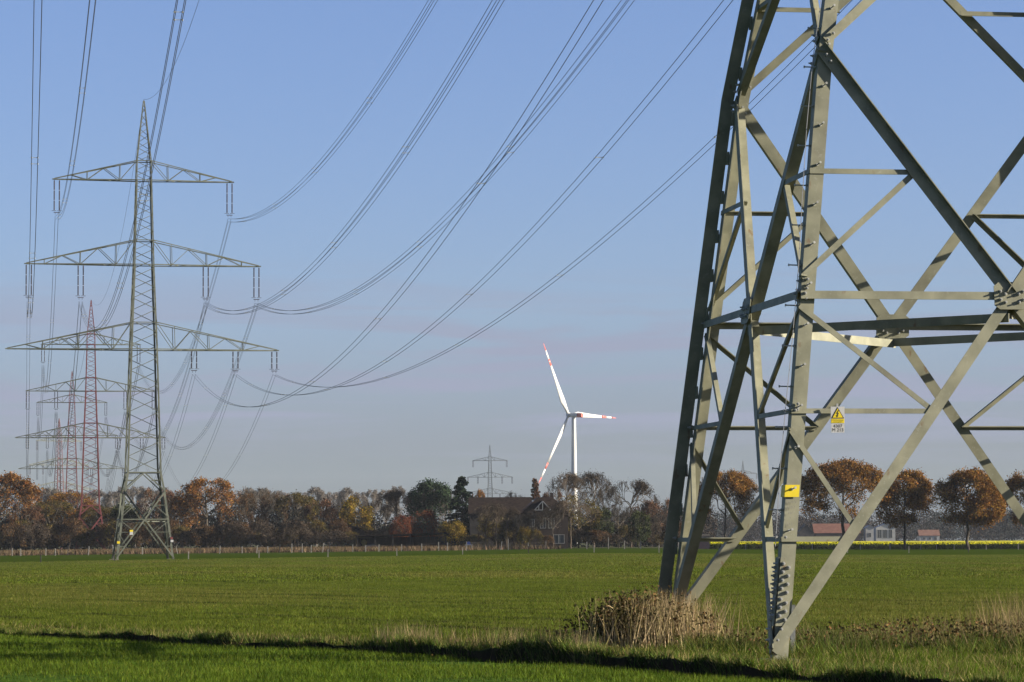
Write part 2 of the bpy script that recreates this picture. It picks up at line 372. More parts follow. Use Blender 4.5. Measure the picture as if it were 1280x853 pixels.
    arms.append(('low', lv['zl'], lv['zlu'], 17.45))
    arms += [('mid', lv['zm'], lv['zmu'], 15.08), ('top', lv['zt'], lv['ztu'], 11.54)]
    att = {}
    for an, z0, z1, ln in arms:
        for sx in (-1, 1):
            tip = Vector((sx * ln + dxarm, 0, z0)); mb = MB()
            b = [C(sx, -1, z0), C(sx, 1, z0)]; u = [C(sx, -1, z1), C(sx, 1, z1)]
            tw = [tip + Vector((0, -.12, 0)), tip + Vector((0, .12, 0))]
            cw = .13 * thick
            for j in (0, 1):
                nn = Vector((0, -1 if j == 0 else 1, 0))
                angle(mb, b[j], tw[j], nn, cw, t=.016 * thick, off=0); angle(mb, u[j], tw[j] + Vector((0, 0, .1)), nn, cw * .85, t=.016 * thick, off=0)
            mb.box((tip.x, 0, z0 + .02), (.5, .5, .12))
            arm = mb.build('crossarm', armsteel, root)
            nd = {'low': 7, 'mid': 6, 'top': 5}[an]
            jb = None if (detail >= 2) else MB()
            for j in (0, 1):
                nn = Vector((0, -1 if j == 0 else 1, 0))
                bp = [b[j].lerp(tw[j], q / nd) for q in range(nd + 1)]; up = [u[j].lerp(tw[j] + Vector((0, 0, .1)), q / nd) for q in range(nd + 1)]
                for q in range(1, nd):
                    segs = [(bp[q], up[q])] if q % 2 else []
                    segs.append((up[q - 1], bp[q]) if q % 2 else (bp[q - 1], up[q]))
                    for a_, b_ in segs:
                        x = jb or MB(); angle(x, a_, b_, nn, .07 * thick, t=.012 * thick, off=.01)
                        if jb is None: x.build('lacing_bar', armsteel, arm)
            for q in range(1, nd):                     # bottom plane lacing
                a_ = b[0].lerp(tw[0], q / nd); b_ = b[1].lerp(tw[1], (q + (1 if q % 2 else -1) * .5) / nd)
                x = jb or MB(); angle(x, a_, b_, Vector((0, 0, -1)), .06 * thick, t=.012 * thick, off=.01)
                if jb is None: x.build('lacing_bar', armsteel, arm)
            if jb is not None: tag(jb.build('arm_lacing', armsteel, arm), kind='stuff')
            # insulator strings
            if an == 'top': pos = [ln - .33]
            elif an == 'mid': pos = [ln - .33, 8.1]
            else: pos = [17.1, 12.0, 6.6] if sx > 0 else []
            il = 3.05 if an == 'low' else 4.7
            for pi_, xo in enumerate(pos):
                xx = sx * xo + dxarm
                if tension:                             # tension sets leave along the line instead of hanging
                    xx = sx * xo + TDX[(an, sx, pi_)]; att[(an, sx, pi_)] = root_pt(loc, yaw, scale, (xx, 0, z0)); continue
                ib = MB()
                for dx in (-.33, .33):
                    for q in range(3):
                        za_, zb_ = z0 - .12 - (il - .75) * q / 3, z0 - .12 - (il - .75) * (q + 1) / 3
                        ib.mi = 0; ib.tube((xx + dx, 0, za_ - .05), (xx + dx, 0, zb_ + .05), .085 * max(1, thick * .8), n=5)
                        ib.mi = 1; ib.tube((xx + dx, 0, za_), (xx + dx, 0, za_ - .05), .05 * max(1, thick * .8), n=4); ib.tube((xx + dx, 0, zb_ + .05), (xx + dx, 0, zb_), .05, n=4)
                ib.mi = 0
                zb = z0 - il + .6
                for dx in (-.36, .36): ib.box((xx + dx, 0, zb), (.6, .05, .05))       # arcing horns
                ib.box((xx, 0, zb - .22), (.78, .06, .09)); ib.tube((xx - .2, 0, zb - .2), (xx - .2, 0, zb - .5), .03, n=4); ib.tube((xx + .2, 0, zb - .2), (xx + .2, 0, zb - .5), .03, n=4)
                o = ib.build('insulator', [INS, CAP], arm)
                att[(an, sx, pi_)] = root_pt(loc, yaw, scale, (xx, 0, z0 - il - .1))
    att['earth'] = root_pt(loc, yaw, scale, (0, 0, lv['za'] - .1))
    if joined is not None: tag(joined.build('lattice', steel, root), kind='stuff')
    return root, att, C, F, nrm
def root_pt(loc, yaw, s, p):
    c, sn = math.cos(yaw), math.sin(yaw); return Vector((loc[0] + s * (p[0] * c - p[1] * sn), loc[1] + s * (p[0] * sn + p[1] * c), loc[2] + s * p[2]))

P0loc = (6.668, 47.218, 0.0)
p0, A0, C0, F0, n0 = build_pylon('lattice_pylon', 'nearest pylon, its huge grey-green steel legs filling the right side', P0loc, .1537, hero=True, steel=STEEL, lift=10, dxarm=3.0, tension=True)
p1, A1, _, _, _ = build_pylon('lattice_pylon', 'whole grey-green pylon standing in the field on the left', (-47.87, 400.6, -.449), .2037, thick=1.08)
p2, A2, _, _, _ = build_pylon('lattice_pylon', 'dark red pylon with grey arms, nearest of the red ones', (-96.2, 705, Hs(-96.2, 705)), .16, .965, steel=STEEL_RED, armsteel=STEEL_FAR, thick=1.35)
p3, A3, _, _, _ = build_pylon('lattice_pylon', 'slim red pylon in the middle of the row of three red ones', (-140.4, 985, Hs(-140, 985)), .14, .955, steel=STEEL_RED, armsteel=STEEL_FAR, detail=1, thick=1.5)
p4, A4, _, _, _ = build_pylon('lattice_pylon', 'farthest red pylon, turned at an angle, leftmost in the row', (-198, 1350, Hs(-198, 1350)), .62, .95, steel=STEEL_DRED, armsteel=STEEL_FAR, detail=1, thick=1.7)
p5, A5, _, _, _ = build_pylon('lattice_pylon', 'small grey pylon far away beside the wind turbine', (-14.7, 2000, -.1), .05, .97, steel=STEEL_GREY, detail=1, thick=2.2, lift=6)
p6, A6, _, _, _ = build_pylon('lattice_pylon', 'tiny pale pylon tip above the orange oak near the right legs', (186, 2500, -.4), .1, 1.0, steel=STEEL_GREY, detail=1, thick=2.2, lift=6)

# ---- fittings of the nearest pylon: gussets, bolts, step bolts, splice, yellow band
bolt_mb = MB(); bolt_mb.tube((0, 0, 0), (0, 0, .028), .024, .022, 6); bolt_mb.tube((0, 0, .028), (0, 0, .055), .012, n=6)
bolt_me = mesh_np('bolt', bolt_mb.v, bolt_mb.f, [BOLT])
def bolt(parent, p, n, s=1.0):
    o = link('bolt', bolt_me, parent); o.location = p; o.rotation_mode = 'QUATERNION'; o.rotation_quaternion = Vector(n).to_track_quat('Z', 'Y'); o.scale = (s, s, s); return o
def gusset(k, s, z, wd, hg, off, bolts, inward=False):
    n = n0(k, z); c = F0(k, s, z); d = (F0(k, 1, z) - F0(k, -1, z)).normalized(); u = n.cross(d).normalized()
    if u.z < 0: u = -u
    mb = MB(); q = c + n * off
    prof = [(-wd / 2, -hg * .35), (-wd * .35, -hg / 2), (wd * .35, -hg / 2), (wd / 2, -hg * .35), (wd / 2, hg * .35), (wd * .35, hg / 2), (-wd * .35, hg / 2), (-wd / 2, hg * .35)]
    mb.prism(q, q + n * .014, d, u, prof); g = mb.build('gusset_plate', STEEL, p0)
    sg = -1 if inward else 1
    for (a, b) in bolts: bolt(g, q + d * a + u * b + n * (.014 if sg > 0 else 0), n * sg)
bl8 = [(-.17, .06), (-.10, .02), (-.17, -.06), (.17, .06), (.10, .02), (.17, -.06), (-.1, -.1), (.1, -.1)]
for k in (0, 1, 3): gusset(k, 0, LV['zC'], .52, .40, .060, bl8)
gusset(2, 0, LV['zC'], .55, .40, -.045, bl8, True)
for k in range(4):
    for s in (-1, 1):
        n = n0(k, 5); d = (F0(k, 1, 5) - F0(k, -1, 5)).normalized() * -s
        for (z, dx) in ((LV['zN'] - .12, .10), (LV['zN'] - .22, .17), (LV['zN'] + .1, .10), (LV['zN'] + .2, .17), (LV['zC'] + .02, .06), (.3, .05), (.45, .09), (3.5, .05), (1.72, .05)):
            c = F0(k, s, z) + d * dx
            if k == 2: bolt(p0, c - n * .03, -n)
            else: bolt(p0, c + n * .045, n)
def leg_pt(z, a, b):        # a metres along the right-hand flange, b along the flange running away
    c = C0(-1, -1, z); return c + Vector((a, b, 0))
for i in range(7):            # splice bolts, two staggered rows on each flange
    z = 1.36 - i * .115 - (.03 if i > 3 else 0)
    for (a, zz) in ((.055, z), (.135, z - .055)):
        bolt(p0, leg_pt(zz, a, 0) + Vector((0, -.012, 0)), (0, -1, 0.12), 1.15)
    for (b_, zz) in ((.05, z), (.13, z - .055)):
        bolt(p0, leg_pt(zz, 0, b_) + Vector((-.012, 0, 0)), (-1, 0, 0.12), 1.15)
mb = MB(); 
for a0_, dirv, oth in ((0, Vector((1, 0, 0)), Vector((0, -1, 0))), (1, Vector((0, 1, 0)), Vector((-1, 0, 0)))):
    mb.prism(leg_pt(.5, 0, 0) + dirv * .1 + oth * .002, leg_pt(1.45, 0, 0) + dirv * .1 + oth * .002, dirv, oth, [(-.09, 0), (.09, 0), (.09, .012), (-.09, .012)])
mb.build('splice_plate', STEEL, p0)
# step bolts
def step_bolt(z, side, big=False):
    m = MB(); 
    if side == 0: a = leg_pt(z, .10, 0); d = Vector((.03, -1, .10)); 
    else: a = leg_pt(z, 0, .10); d = Vector((-1, .05, .03))
    d.normalize(); ln = .17
    m.tube(a - d * .02, a + d * ln, .010, n=6); m.tube(a, a + d * .02, .02, n=6); m.tube(a + d * (ln - .004), a + d * (ln + .012), .019, n=6)
    m.build('step_bolt', BOLT, p0)
z = 1.82; i = 0
while z < 14: step_bolt(z, i % 2); z += .29; i += 1
for z in (5.25, 5.38, 5.10, 3.52, 3.60): bolt(p0, leg_pt(z, .09, -.0), (0, -1, .1)); bolt(p0, leg_pt(z - .02, 0, .07), (-1, 0, .1))
# short galvanised post behind the near foot
Xp_ = px2x(987, 44.4); ep = MB(); ep.prism((0, 0, -.2), (.01, 0, .74), Vector((1, 0, 0)), Vector((0, 1, 0)), [(-.035, -.035), (.035, -.035), (.035, -.027), (-.027, -.027), (-.027, .035), (-.035, .035)])
tag(ep.build('earthing_post', BOLT, None, loc=(Xp_, 44.4, Hs(Xp_, 44.4))), 'short grey angle-iron post just right of the near pylon foot', 'post')
# small plates on the left pylon
P1loc = (-47.87, 400.6, -.449)
def on_p1(p): return root_pt(P1loc, .2037, 1, p)
for nm_, lp, sz, mt_ in (('marker_band', (-3.42, -3.50, 2.2), (.34, .34, .3), YEL), ('marker_band', (3.42, -3.48, 2.35), (.36, .36, .3), SIGNW), ('marker_band', (3.38, -3.44, 2.72), (.35, .35, .28), STEEL_RED)):
    q_ = MB(); q_.box((0, 0, 0), sz); o_ = q_.build(nm_, mt_, p1); o_.location = lp
sgn = empty('warning_sign', on_p1((-1.75, -3.40, 3.45)), .2037); tag(sgn, 'tiny white sign hanging between the legs of the left pylon', 'sign')
q_ = MB(); q_.box((0, 0, -.1), (.42, .02, .38)); q_.build('sign_plate', SIGNW, sgn); q_ = MB(); q_.box((0, 0, .22), (.42, .02, .24)); q_.build('warning_plate', YEL, sgn)
# safety rope up the leg
m = MB(); q0 = None
for i in range(13):
    z = 1.6 + i; a = leg_pt(z, -.07, .02) + Vector((-.02 * math.sin(i * 1.3), 0, 0))
    if q0 is not None: m.tube(q0, a, .006, n=4)
    q0 = a
m.build('safety_rope', CAP, p0)
m = MB(); m.prism(leg_pt(2.29, .1, -.003), leg_pt(2.46, .1, -.003), Vector((1, 0, 0)), Vector((0, -1, 0)), [(-.102, 0), (.104, 0), (.104, .004), (-.102, .004)])
m.prism(leg_pt(2.29, -.003, .1), leg_pt(2.46, -.003, .1), Vector((0, 1, 0)), Vector((-1, 0, 0)), [(-.104, 0), (.1, 0), (.1, .004), (-.104, .004)])
tag(m.build('marker_band', YEL, p0), 'yellow marker band painted round the near leg')
def text_mesh(txt, size, mat_, name, parent, mw):
    cu = bpy.data.curves.new(name, 'FONT'); cu.body = txt; cu.size = size; cu.align_x = 'CENTER'; cu.align_y = 'CENTER'; cu.resolution_u = 2
    t = bpy.data.objects.new(name, cu); col.objects.link(t); bpy.context.view_layer.update()
    me = bpy.data.meshes.new_from_object(t.evaluated_get(bpy.context.evaluated_depsgraph_get())); bpy.data.objects.remove(t); me.materials.clear(); me.materials.append(mat_)
    o = link(name, me, parent); o.matrix_local = mw; return o
def face_matrix(p, n, up=Vector((0, 0, 1))):
    n = Vector(n).normalized(); x = up.cross(n).normalized(); y = n.cross(x)
    m_ = Matrix((x, y, n)).transposed().to_4x4(); m_.translation = p; return m_
nN = Vector((0, -1, .12))
for i, (t, sz) in enumerate((('380kV', .062), ('4307', .065), ('Nr', .055), ('7', .06), ('213', .06))):
    text_mesh(t, sz, STENCIL, 'stencil_lettering', p0, face_matrix(leg_pt(2.22 - i * .078, .1, -.004), nN))
# warning sign hung on the strut
spos = root_pt(P0loc, .1537, 1, F0(0, -.80, 3.36) + n0(0, 3.4) * .085)
sg = empty('warning_sign', spos, .1537); tag(sg, 'small yellow and white high voltage sign hanging on the near pylon strut', 'sign')
m = MB(); m.box((0, 0, .07), (.20, .006, .235)); m.build('sign_plate', SIGNW, sg)
m = MB(); m.box((0, -.001, -.115), (.19, .006, .125)); m.build('number_plate', SIGNW, sg)
m = MB(); m.box((0, .012, .1), (.03, .02, .26)); m.build('bracket', BOLT, sg)
def flat(name, pts, mt, y, par): 
    m = MB(); n = len(pts); m.add([(x, y, z) for x, z in pts] + [(x, y + .003, z) for x, z in pts], [tuple(range(n - 1, -1, -1)), tuple(range(n, 2 * n))] + [(i, (i + 1) % n, n + (i + 1) % n, n + i) for i in range(n)]); return m.build(name, mt, par)
flat('triangle_border', [(-.092, .022), (.092, .022), (0, .182)], BLACK, -.0062, sg)
flat('triangle_panel', [(-.074, .032), (.074, .032), (0, .162)], YEL, -.0092, sg)
flat('lightning_bolt', [(.012, .140), (-.022, .088), (-.002, .090), (-.014, .062), (-.024, .066), (-.006, .038), (.010, .064), (.0, .063), (.018, .100), (-.002, .098), (.020, .138)], BLACK, -.0122, sg)
flat('caption_panel', [(-.094, -.044), (.094, -.044), (.094, .016), (-.094, .016)], YEL, -.0066, sg)
for dz, tx in ((0.0, 'Hochspannung'), (-.026, 'Lebensgefahr')):
    text_mesh(tx, .026, BLACK, 'caption_lettering', sg, face_matrix(Vector((0, -.0105, dz)), (0, -1, 0)))
for dz, tx in ((-.088, '4307'), (-.142, 'M 213')):
    text_mesh(tx, .066, BLACK, 'number_lettering', sg, face_matrix(Vector((0, -.0062, dz)), (0, -1, 0)))

# ------------------------------------------------------------------ conductors
def span(a, b, sag, n_wires, label, group, rad=.019, seg=56, spacers=True, name='conductor_bundle'):
    a, b = Vector(a), Vector(b); d = (b - a); side = Vector((d.y, -d.x, 0)).normalized()
    offs = [(-.2, 0), (.2, 0), (-.2, .4), (.2, .4)] if n_wires == 4 else [(-.2, 0), (.2, 0)] if n_wires == 2 else [(0, 0)]
    root = empty(name, a) if n_wires > 1 else None
    def P(t, o):
        p = a.lerp(b, t) - Vector((0, 0, 4 * sag * t * (1 - t))); return p + side * o[0] - Vector((0, 0, o[1]))
    for o in offs:
        m = MB(); pts = [P(t / seg, o) - a for t in range(seg + 1)]; vs = []
        for p in pts:
            for q in range(4): vs.append(p + side * (rad * math.cos(PI / 2 * q)) + Vector((0, 0, rad * math.sin(PI / 2 * q))))
        fs = [(4 * i + q, 4 * i + (q + 1) % 4, 4 * i + 4 + (q + 1) % 4, 4 * i + 4 + q) for i in range(seg) for q in range(4)]
        m.add(vs, fs)
        if root: m.build('wire', WIRE, root, smooth=True)
        else:
            ob = m.build('earth_wire', WIRE, None, smooth=True, loc=a); tag(ob, label, 'power line', group); return ob
    if spacers:
        ln = d.length; k = max(2, int(ln / 42))
        for i in range(k):
            t = (i + .45) / k
            for r_ in range(1, len(offs), 2):
                for j in ((0, .012) if False else (0,)):
                    p, q = P(t, offs[r_ - 1]) - a, P(t, offs[r_]) - a
                    m = MB(); m.tube(p, q, .02, n=4); m.box(p, (.07, .16, .07)); m.box(q, (.07, .16, .07)); m.build('spacer', BOLT, root)
    tag(root, label, 'power line', group)
G = 'overhead conductors'
S0 = {('top', 1, 0): 13.72, ('top', -1, 0): 13.40, ('mid', 1, 0): 14.23, ('mid', 1, 1): 14.38, ('mid', -1, 0): 15.50, ('mid', -1, 1): 17.82, ('low', 1, 0): 12.37, ('low', 1, 1): 13.72, ('low', 1, 2): 15.40}
nm = {('top', 1, 0): 'top arm right tip', ('top', -1, 0): 'top arm left tip', ('mid', 1, 0): 'middle arm right tip', ('mid', 1, 1): 'middle arm inner right insulator',
      ('mid', -1, 0): 'middle arm left tip', ('mid', -1, 1): 'middle arm inner left insulator', ('low', 1, 0): 'lowest arm right tip', ('low', 1, 1): 'lowest arm middle insulator', ('low', 1, 2): 'lowest arm inner insulator'}
for k_, sgv in S0.items():
    nw = 2 if k_[0] == 'low' else 4; wd = 'two-wire' if nw == 2 else 'four-wire'
    span(A0[k_], A1[k_], sgv, nw, wd + ' line from left pylon ' + nm[k_] + ' towards the near pylon', G)
    span(A1[k_], A2[k_], 13.0, nw, wd + ' line from left pylon ' + nm[k_] + ' back to the red pylon', G, seg=40)
    span(A2[k_], A3[k_], 11.0, nw, 'thin distant line between the two nearer red pylons, at their ' + nm[k_], 'far conductors', seg=24, spacers=False, rad=.03)
    span(A3[k_], A4[k_], 16.0, 2, 'faint line between the two farthest red pylons, at their ' + nm[k_], 'farthest conductors', seg=24, spacers=False, rad=.035)
span(A0['earth'], A1['earth'], 15.9, 1, 'single earth wire rising right from the tip of the left pylon', G)
span(A1['earth'], A2['earth'], 10, 1, 'single earth wire from left pylon tip back to red pylon tip', G)
span(A2['earth'], A3['earth'], 9, 1, 'single earth wire between the tips of the nearer red pylons', G, rad=.03)

# ------------------------------------------------------------------ wind turbine
def turbine():
    X, Y = 33.7, 1700.0; root = empty('wind_turbine', (X, Y, -.1)); tag(root, 'white three-bladed wind turbine with red banded blade tips behind the trees', 'wind turbine')
    m = MB(); n = 28; zs = [0, 20, 40, 60, 69.3]; rs = [2.0, 1.75, 1.5, 1.28, 1.16]; vs = []
    for z, r in zip(zs, rs):
        for i in range(n): vs.append((r * math.cos(2 * PI * i / n), r * math.sin(2 * PI * i / n), z))
    m.add(vs, [(n * j + i, n * j + (i + 1) % n, n * j + n + (i + 1) % n, n * j + n + i) for j in range(len(zs) - 1) for i in range(n)])
    m.build('tower', WHITE, root, smooth=True)
    psi = R(50); ax = Vector((-math.sin(psi), math.cos(psi), .05)).normalized(); rt = Vector((math.cos(psi), math.sin(psi), 0)); up = rt.cross(-ax).normalized()
    if up.z < 0: up = -up
    hub = Vector((0, 0, 70.6)) + ax * 3.6; base = Vector((0, 0, 70.6))
    def loft(m, secs, closed=True):
        k = len(secs[0]); vs = [p for s_ in secs for p in s_]
        m.add(vs, [(k * j + i, k * j + (i + 1) % k, k * j + k + (i + 1) % k, k * j + k + i) for j in range(len(secs) - 1) for i in range(k)] + [tuple(range(k - 1, -1, -1)), tuple(range(k * (len(secs) - 1), k * len(secs)))])
    def ring(c, u, v, a, b, k=16, pw=.7):
        o = []
        for i in range(k):
            t = 2 * PI * i / k; cx, cy = math.cos(t), math.sin(t)
            o.append(c + u * (a * math.copysign(abs(cx) ** pw, cx)) + v * (b * math.copysign(abs(cy) ** pw, cy)))
        return o
    m = MB(); loft(m, [ring(base + ax * t, rt, up, 1.35 * s_, 1.25 * s_) for t, s_ in ((2.2, .8), (1.6, 1), (-3.2, 1))]); m.build('nacelle', WHITE, root, smooth=False)
    m = MB(); loft(m, [ring(base - ax * t, rt, up, 1.36 * s_, 1.26 * s_) for t, s_ in ((3.2, 1), (5.2, .98), (6.1, .8))]); tag(m.build('nacelle_tail', TREDM, root), 'red painted rear end of the nacelle')
    m = MB(); loft(m, [ring(hub + ax * t, rt, up, s_, s_, pw=1) for t, s_ in ((-1.1, 1.25), (0, 1.3), (1.2, .9), (1.7, .25))]); m.build('hub', WHITE, root, smooth=True)
    Rb = 44.5
    for a in (119.5, -.8, 239.8):
        a = R(a); d = (rt * math.cos(a) + up * math.sin(a) + ax * .035).normalized(); cdir = d.cross(ax).normalized()
        b = []
        for t in (0.02, .07, .12, .2, .35, .5, .69, .69, .78, .78, .9, .9, .97, 1.0):
            ch = np.interp(t, [0, .07, .2, .5, .9, 1], [1.5, 1.7, 3.3, 1.9, .95, .25]); th = np.interp(t, [0, .08, .2, .5, 1], [1.4, 1.1, .65, .35, .08]); tw = R(np.interp(t, [0, .2, .6, 1], [20, 14, 5, 0]))
            u = cdir * math.cos(tw) + ax * math.sin(tw); v = d.cross(u).normalized()
            b.append(ring(hub + d * (t * Rb) + u * (ch * .18 * min(1, t * 6)), u, v, ch / 2, th / 2, 12, 1))
        bl = MB(); loft(bl, b[:7]); bo = bl.build('blade', WHITE, root, smooth=True)
        for sl, mt, nme in ((slice(7, 9), TREDM, 'red_band'), (slice(9, 11), WHITE, 'white_band'), (slice(11, 14), TREDM, 'red_tip')):
            q = MB(); loft(q, b[sl]); q.build(nme, mt, bo, smooth=True)
turbine()

# ------------------------------------------------------------------ trees
LEAFK = .84
def leafmat(name, c1, c2, tr=.25, isl=.45, sc_=.45):
    k_ = LEAFK; c1 = tuple(q * k_ for q in c1); c2 = tuple(q * k_ for q in c2)
    return mat(name, c1, c2, sc_, .85, spec=.1, island=isl, trans=tr, detail=3, lo=.38, hi=.62)
BARK = mat('dark_bark', (.035, .03, .024), (.075, .062, .045), 1.5, .95, .3)
BARKL = mat('pale_bark', (.13, .11, .09), (.17, .145, .12), 1.0, .95)
BARKT = mat('brown_twigs', (.055, .041, .029), (.09, .066, .044), .4, .95)
LOAK = leafmat('orange_oak_leaves', (.12, .058, .018), (.25, .115, .028))
LOAKR = leafmat('rust_oak_leaves', (.13, .062, .014), (.27, .135, .024))
LBRN = leafmat('brown_leaves', (.065, .038, .018), (.125, .07, .028))
LMIX = leafmat('olive_brown_leaves', (.050, .048, .014), (.15, .10, .022))
LGOLD = leafmat('golden_leaves', (.10, .08, .012), (.30, .19, .02))
LGRN = leafmat('dark_green_leaves', (.022, .032, .012), (.05, .06, .018), .1)
LPINE = leafmat('pine_needles', (.018, .036, .02), (.04, .065, .03), .05)
LFIR = leafmat('fir_needles', (.010, .022, .012), (.025, .042, .02), .03)
LRED = leafmat('red_maple_leaves', (.09, .025, .012), (.16, .05, .02))
LPINK = leafmat('reddish_brown_leaves', (.10, .052, .030), (.15, .08, .045))
LWIL = leafmat('olive_yellow_leaves', (.08, .065, .016), (.17, .125, .022))
LTWIG = leafmat('brown_twig_tips', (.038, .028, .020), (.066, .048, .033), .1, .35)
LPALE = leafmat('pale_twig_tips', (.13, .11, .09), (.18, .15, .12), .1, .2)

def quads_at(P, size, g, flat_=0.0):
    n = len(P); a = g.normal(size=(n, 3)); a /= np.linalg.norm(a, axis=1)[:, None]
    b = g.normal(size=(n, 3)); b -= (b * a).sum(1)[:, None] * a; b /= np.linalg.norm(b, axis=1)[:, None]
    sz = size * g.uniform(.55, 1.25, n)[:, None] / 2
    V = np.stack([P - a * sz - b * sz * .6, P + a * sz - b * sz * .6, P + a * sz + b * sz * .6, P - a * sz + b * sz * .6], 1).reshape(-1, 3)
    return V, np.arange(4 * n).reshape(n, 4)
def gen_tree(seed, h, cw, cb, stem=.35, nl=(9, 6, 5, 4), leaves=5000, ls=.3, trunk_r=.3, spread=.5, clump=.8, gap=.15, twig=.02, shape='round', up=.25):
    g = np.random.default_rng(seed); V = []; Fq = []; base = 0; tips = []
    cz = (h + cb) / 2; hz = (h - cb) / 2
    def inside(p):
        q = p - np.array([0, 0, cz]); t = q[2] / hz
        if shape == 'dome': rr = cw * math.sqrt(max(.02, 1 - max(0, t) ** 2)) * (1 if t > -.6 else .75)
        elif shape == 'fan': rr = cw * (.35 + .65 * min(1, (t + 1) / 1.2)) * math.sqrt(max(.03, 1 - max(0, t) ** 2.2))
        else: rr = cw * math.sqrt(max(.02, 1 - t * t * .95))
        r = math.hypot(q[0], q[1]) + 1e-6; p = p.copy()
        if r > rr: p[:2] *= rr / r * g.uniform(.88, 1.05)
        if p[2] > h * .95: p[2] = h * g.uniform(.84, 1.02)
        if p[2] < cb * .9: p[2] = cb * g.uniform(.8, 1.2)
        return p
    def within(p):
        t = (p[2] - cz) / hz; rr = cw * (math.sqrt(max(0, 1 - t * t * .95)) if shape != 'fan' or t > 0 else (.35 + .65 * min(1, (t + 1) / 1.2))) * 1.06
        return p[2] < h * 1.02 and p[2] > cb * .7 and math.hypot(p[0], p[1]) < rr
    def q0z(p): return (p[2] - cz) / hz
    def tube(pts, r0, r1, n):
        nonlocal base
        m = len(pts); d = np.gradient(pts, axis=0); d /= np.linalg.norm(d, axis=1)[:, None] + 1e-9
        ref = np.array([.31, .17, .93]) if abs(d[0][2]) < .8 else np.array([1., .2, 0])
        a = np.cross(d, ref); a /= np.linalg.norm(a, axis=1)[:, None] + 1e-9; b = np.cross(d, a)
        r = np.linspace(r0, r1, m)[:, None, None]; t = np.arange(n) / n * 2 * PI
        ring = pts[:, None] + r * (a[:, None] * np.cos(t)[None, :, None] + b[:, None] * np.sin(t)[None, :, None])
        V.append(ring.reshape(-1, 3)); i = np.arange(m * n).reshape(m, n)
        Fq.append((np.stack([i[:-1], np.roll(i[:-1], -1, 1), np.roll(i[1:], -1, 1), i[1:]], -1).reshape(-1, 4)) + base); base += m * n
    def curve(p, q, d0, m, wob=.035):
        t = np.linspace(0, 1, m)[:, None]; c = p + d0 * np.linalg.norm(q - p) * .5
        P = (1 - t) ** 2 * p + 2 * t * (1 - t) * c + t * t * q
        P[1:-1] += g.normal(size=(m - 2, 3)) * np.linalg.norm(q - p) * wob; return P
    trunk_top = np.array([g.normal() * .012 * h, g.normal() * .012 * h, cb + (h - cb) * stem])
    tp = curve(np.array([0, 0, -.3]), trunk_top, np.array([0, 0, 1.]), 6, .012); tube(tp, trunk_r, trunk_r * .55, 7)
    lead = inside(np.array([g.normal() * .1 * cw, g.normal() * .1 * cw, h * .97])); lp = curve(trunk_top, lead, np.array([0, 0, 1.]), 6); tube(lp, trunk_r * .55, .05, 5)
    R_ = [None, .42, .24, .13]
    def grow(path, lvl, r):
        for _ in range(nl[lvl]):
            t = g.uniform(.35 if lvl else .12, 1.0); k = min(int(t * (len(path) - 1)), len(path) - 2); p = path[k] + (path[k + 1] - path[k]) * (t * (len(path) - 1) - k)
            dd = path[k + 1] - path[k]; dd = dd / (np.linalg.norm(dd) + 1e-9)
            if lvl == 0:
                th = g.uniform(0, 2 * PI); el = g.uniform(-.95 if shape == 'round' else -.45, 1.2); rad = np.array([math.cos(th) * math.cos(el) * cw, math.sin(th) * math.cos(el) * cw, math.sin(el) * hz])
                q = inside(np.array([0, 0, cz]) + rad * g.uniform(.7, .95)); d0 = dd * .3 + np.array([math.cos(th), math.sin(th), up])
            else:
                dv = dd * .95 + g.normal(size=3) * spread * 1.1 + np.array([0, 0, up * .45]); dv /= np.linalg.norm(dv) + 1e-9
                ln_ = R_[lvl] * (cw + hz) * .78 * (1.25 - .5 * t) * g.uniform(.7, 1.15)
                for _i in range(4):
                    if within(p + dv * ln_): break
                    ln_ *= .6
                q = p + dv * ln_; d0 = dd * .7 + dv * .6
            d0 = d0 / (np.linalg.norm(d0) + 1e-9); P = curve(p, q, d0, 5 if lvl < 2 else 3)
            tube(P, r, max(twig * .6, r * .4), 5 if lvl == 0 else 4 if lvl == 1 else 3)
            if lvl + 1 < len(nl): grow(P, lvl + 1, max(twig, r * .5))
            else: tips.append(P[-1]); tips.append((P[0] + P[-1]) / 2)
    grow(np.vstack([tp[3:], lp[1:]]), 0, trunk_r * .42)
    tips = np.array(tips); Vt = np.vstack(V); Ft = np.vstack(Fq)
    lv_ = None
    if leaves:
        cells = np.floor(tips / 1.6).astype(int); hsh = (cells[:, 0] * 73856093 ^ cells[:, 1] * 19349663 ^ cells[:, 2] * 83492791) % 1000 / 1000.
        keep = tips[hsh > gap]; keep = keep if len(keep) else tips
        P = keep[g.integers(0, len(keep), leaves)] + g.normal(size=(leaves, 3)) * clump * .45
        lv_ = quads_at(P, ls, g)
    return (Vt, Ft), lv_
def gen_fir(seed, h, cw, n=9000, ls=.45, kind='fir'):
    g = np.random.default_rng(seed); m = MB(); m.tube((0, 0, -.3), (0, 0, h * .98), h * .018, .03, 7); P = []
    nb = 150
    for i in range(nb):
        z = h * (.08 + .9 * (i / nb)); r = cw * (1 - (z / h)) ** .8 * g.uniform(.7, 1.08) + .25; th = g.uniform(0, 2 * PI); dr = -.25 + .3 * z / h
        e = np.array([math.cos(th) * r, math.sin(th) * r, z + dr * r]); m.tube((0, 0, z), tuple(e), .05, .015, 3)
        k = int(n / nb * (.4 + r / cw)); t = g.uniform(.12, 1.05, k)[:, None] ** .7
        P.append(np.array([0, 0, z]) + (e - np.array([0, 0, z])) * t + g.normal(size=(k, 3)) * np.array([.22, .22, .12]) * (1.2 - t * .7))
    return (np.array(m.v), m.f), quads_at(np.vstack(P), ls, g)
PROTO = {}
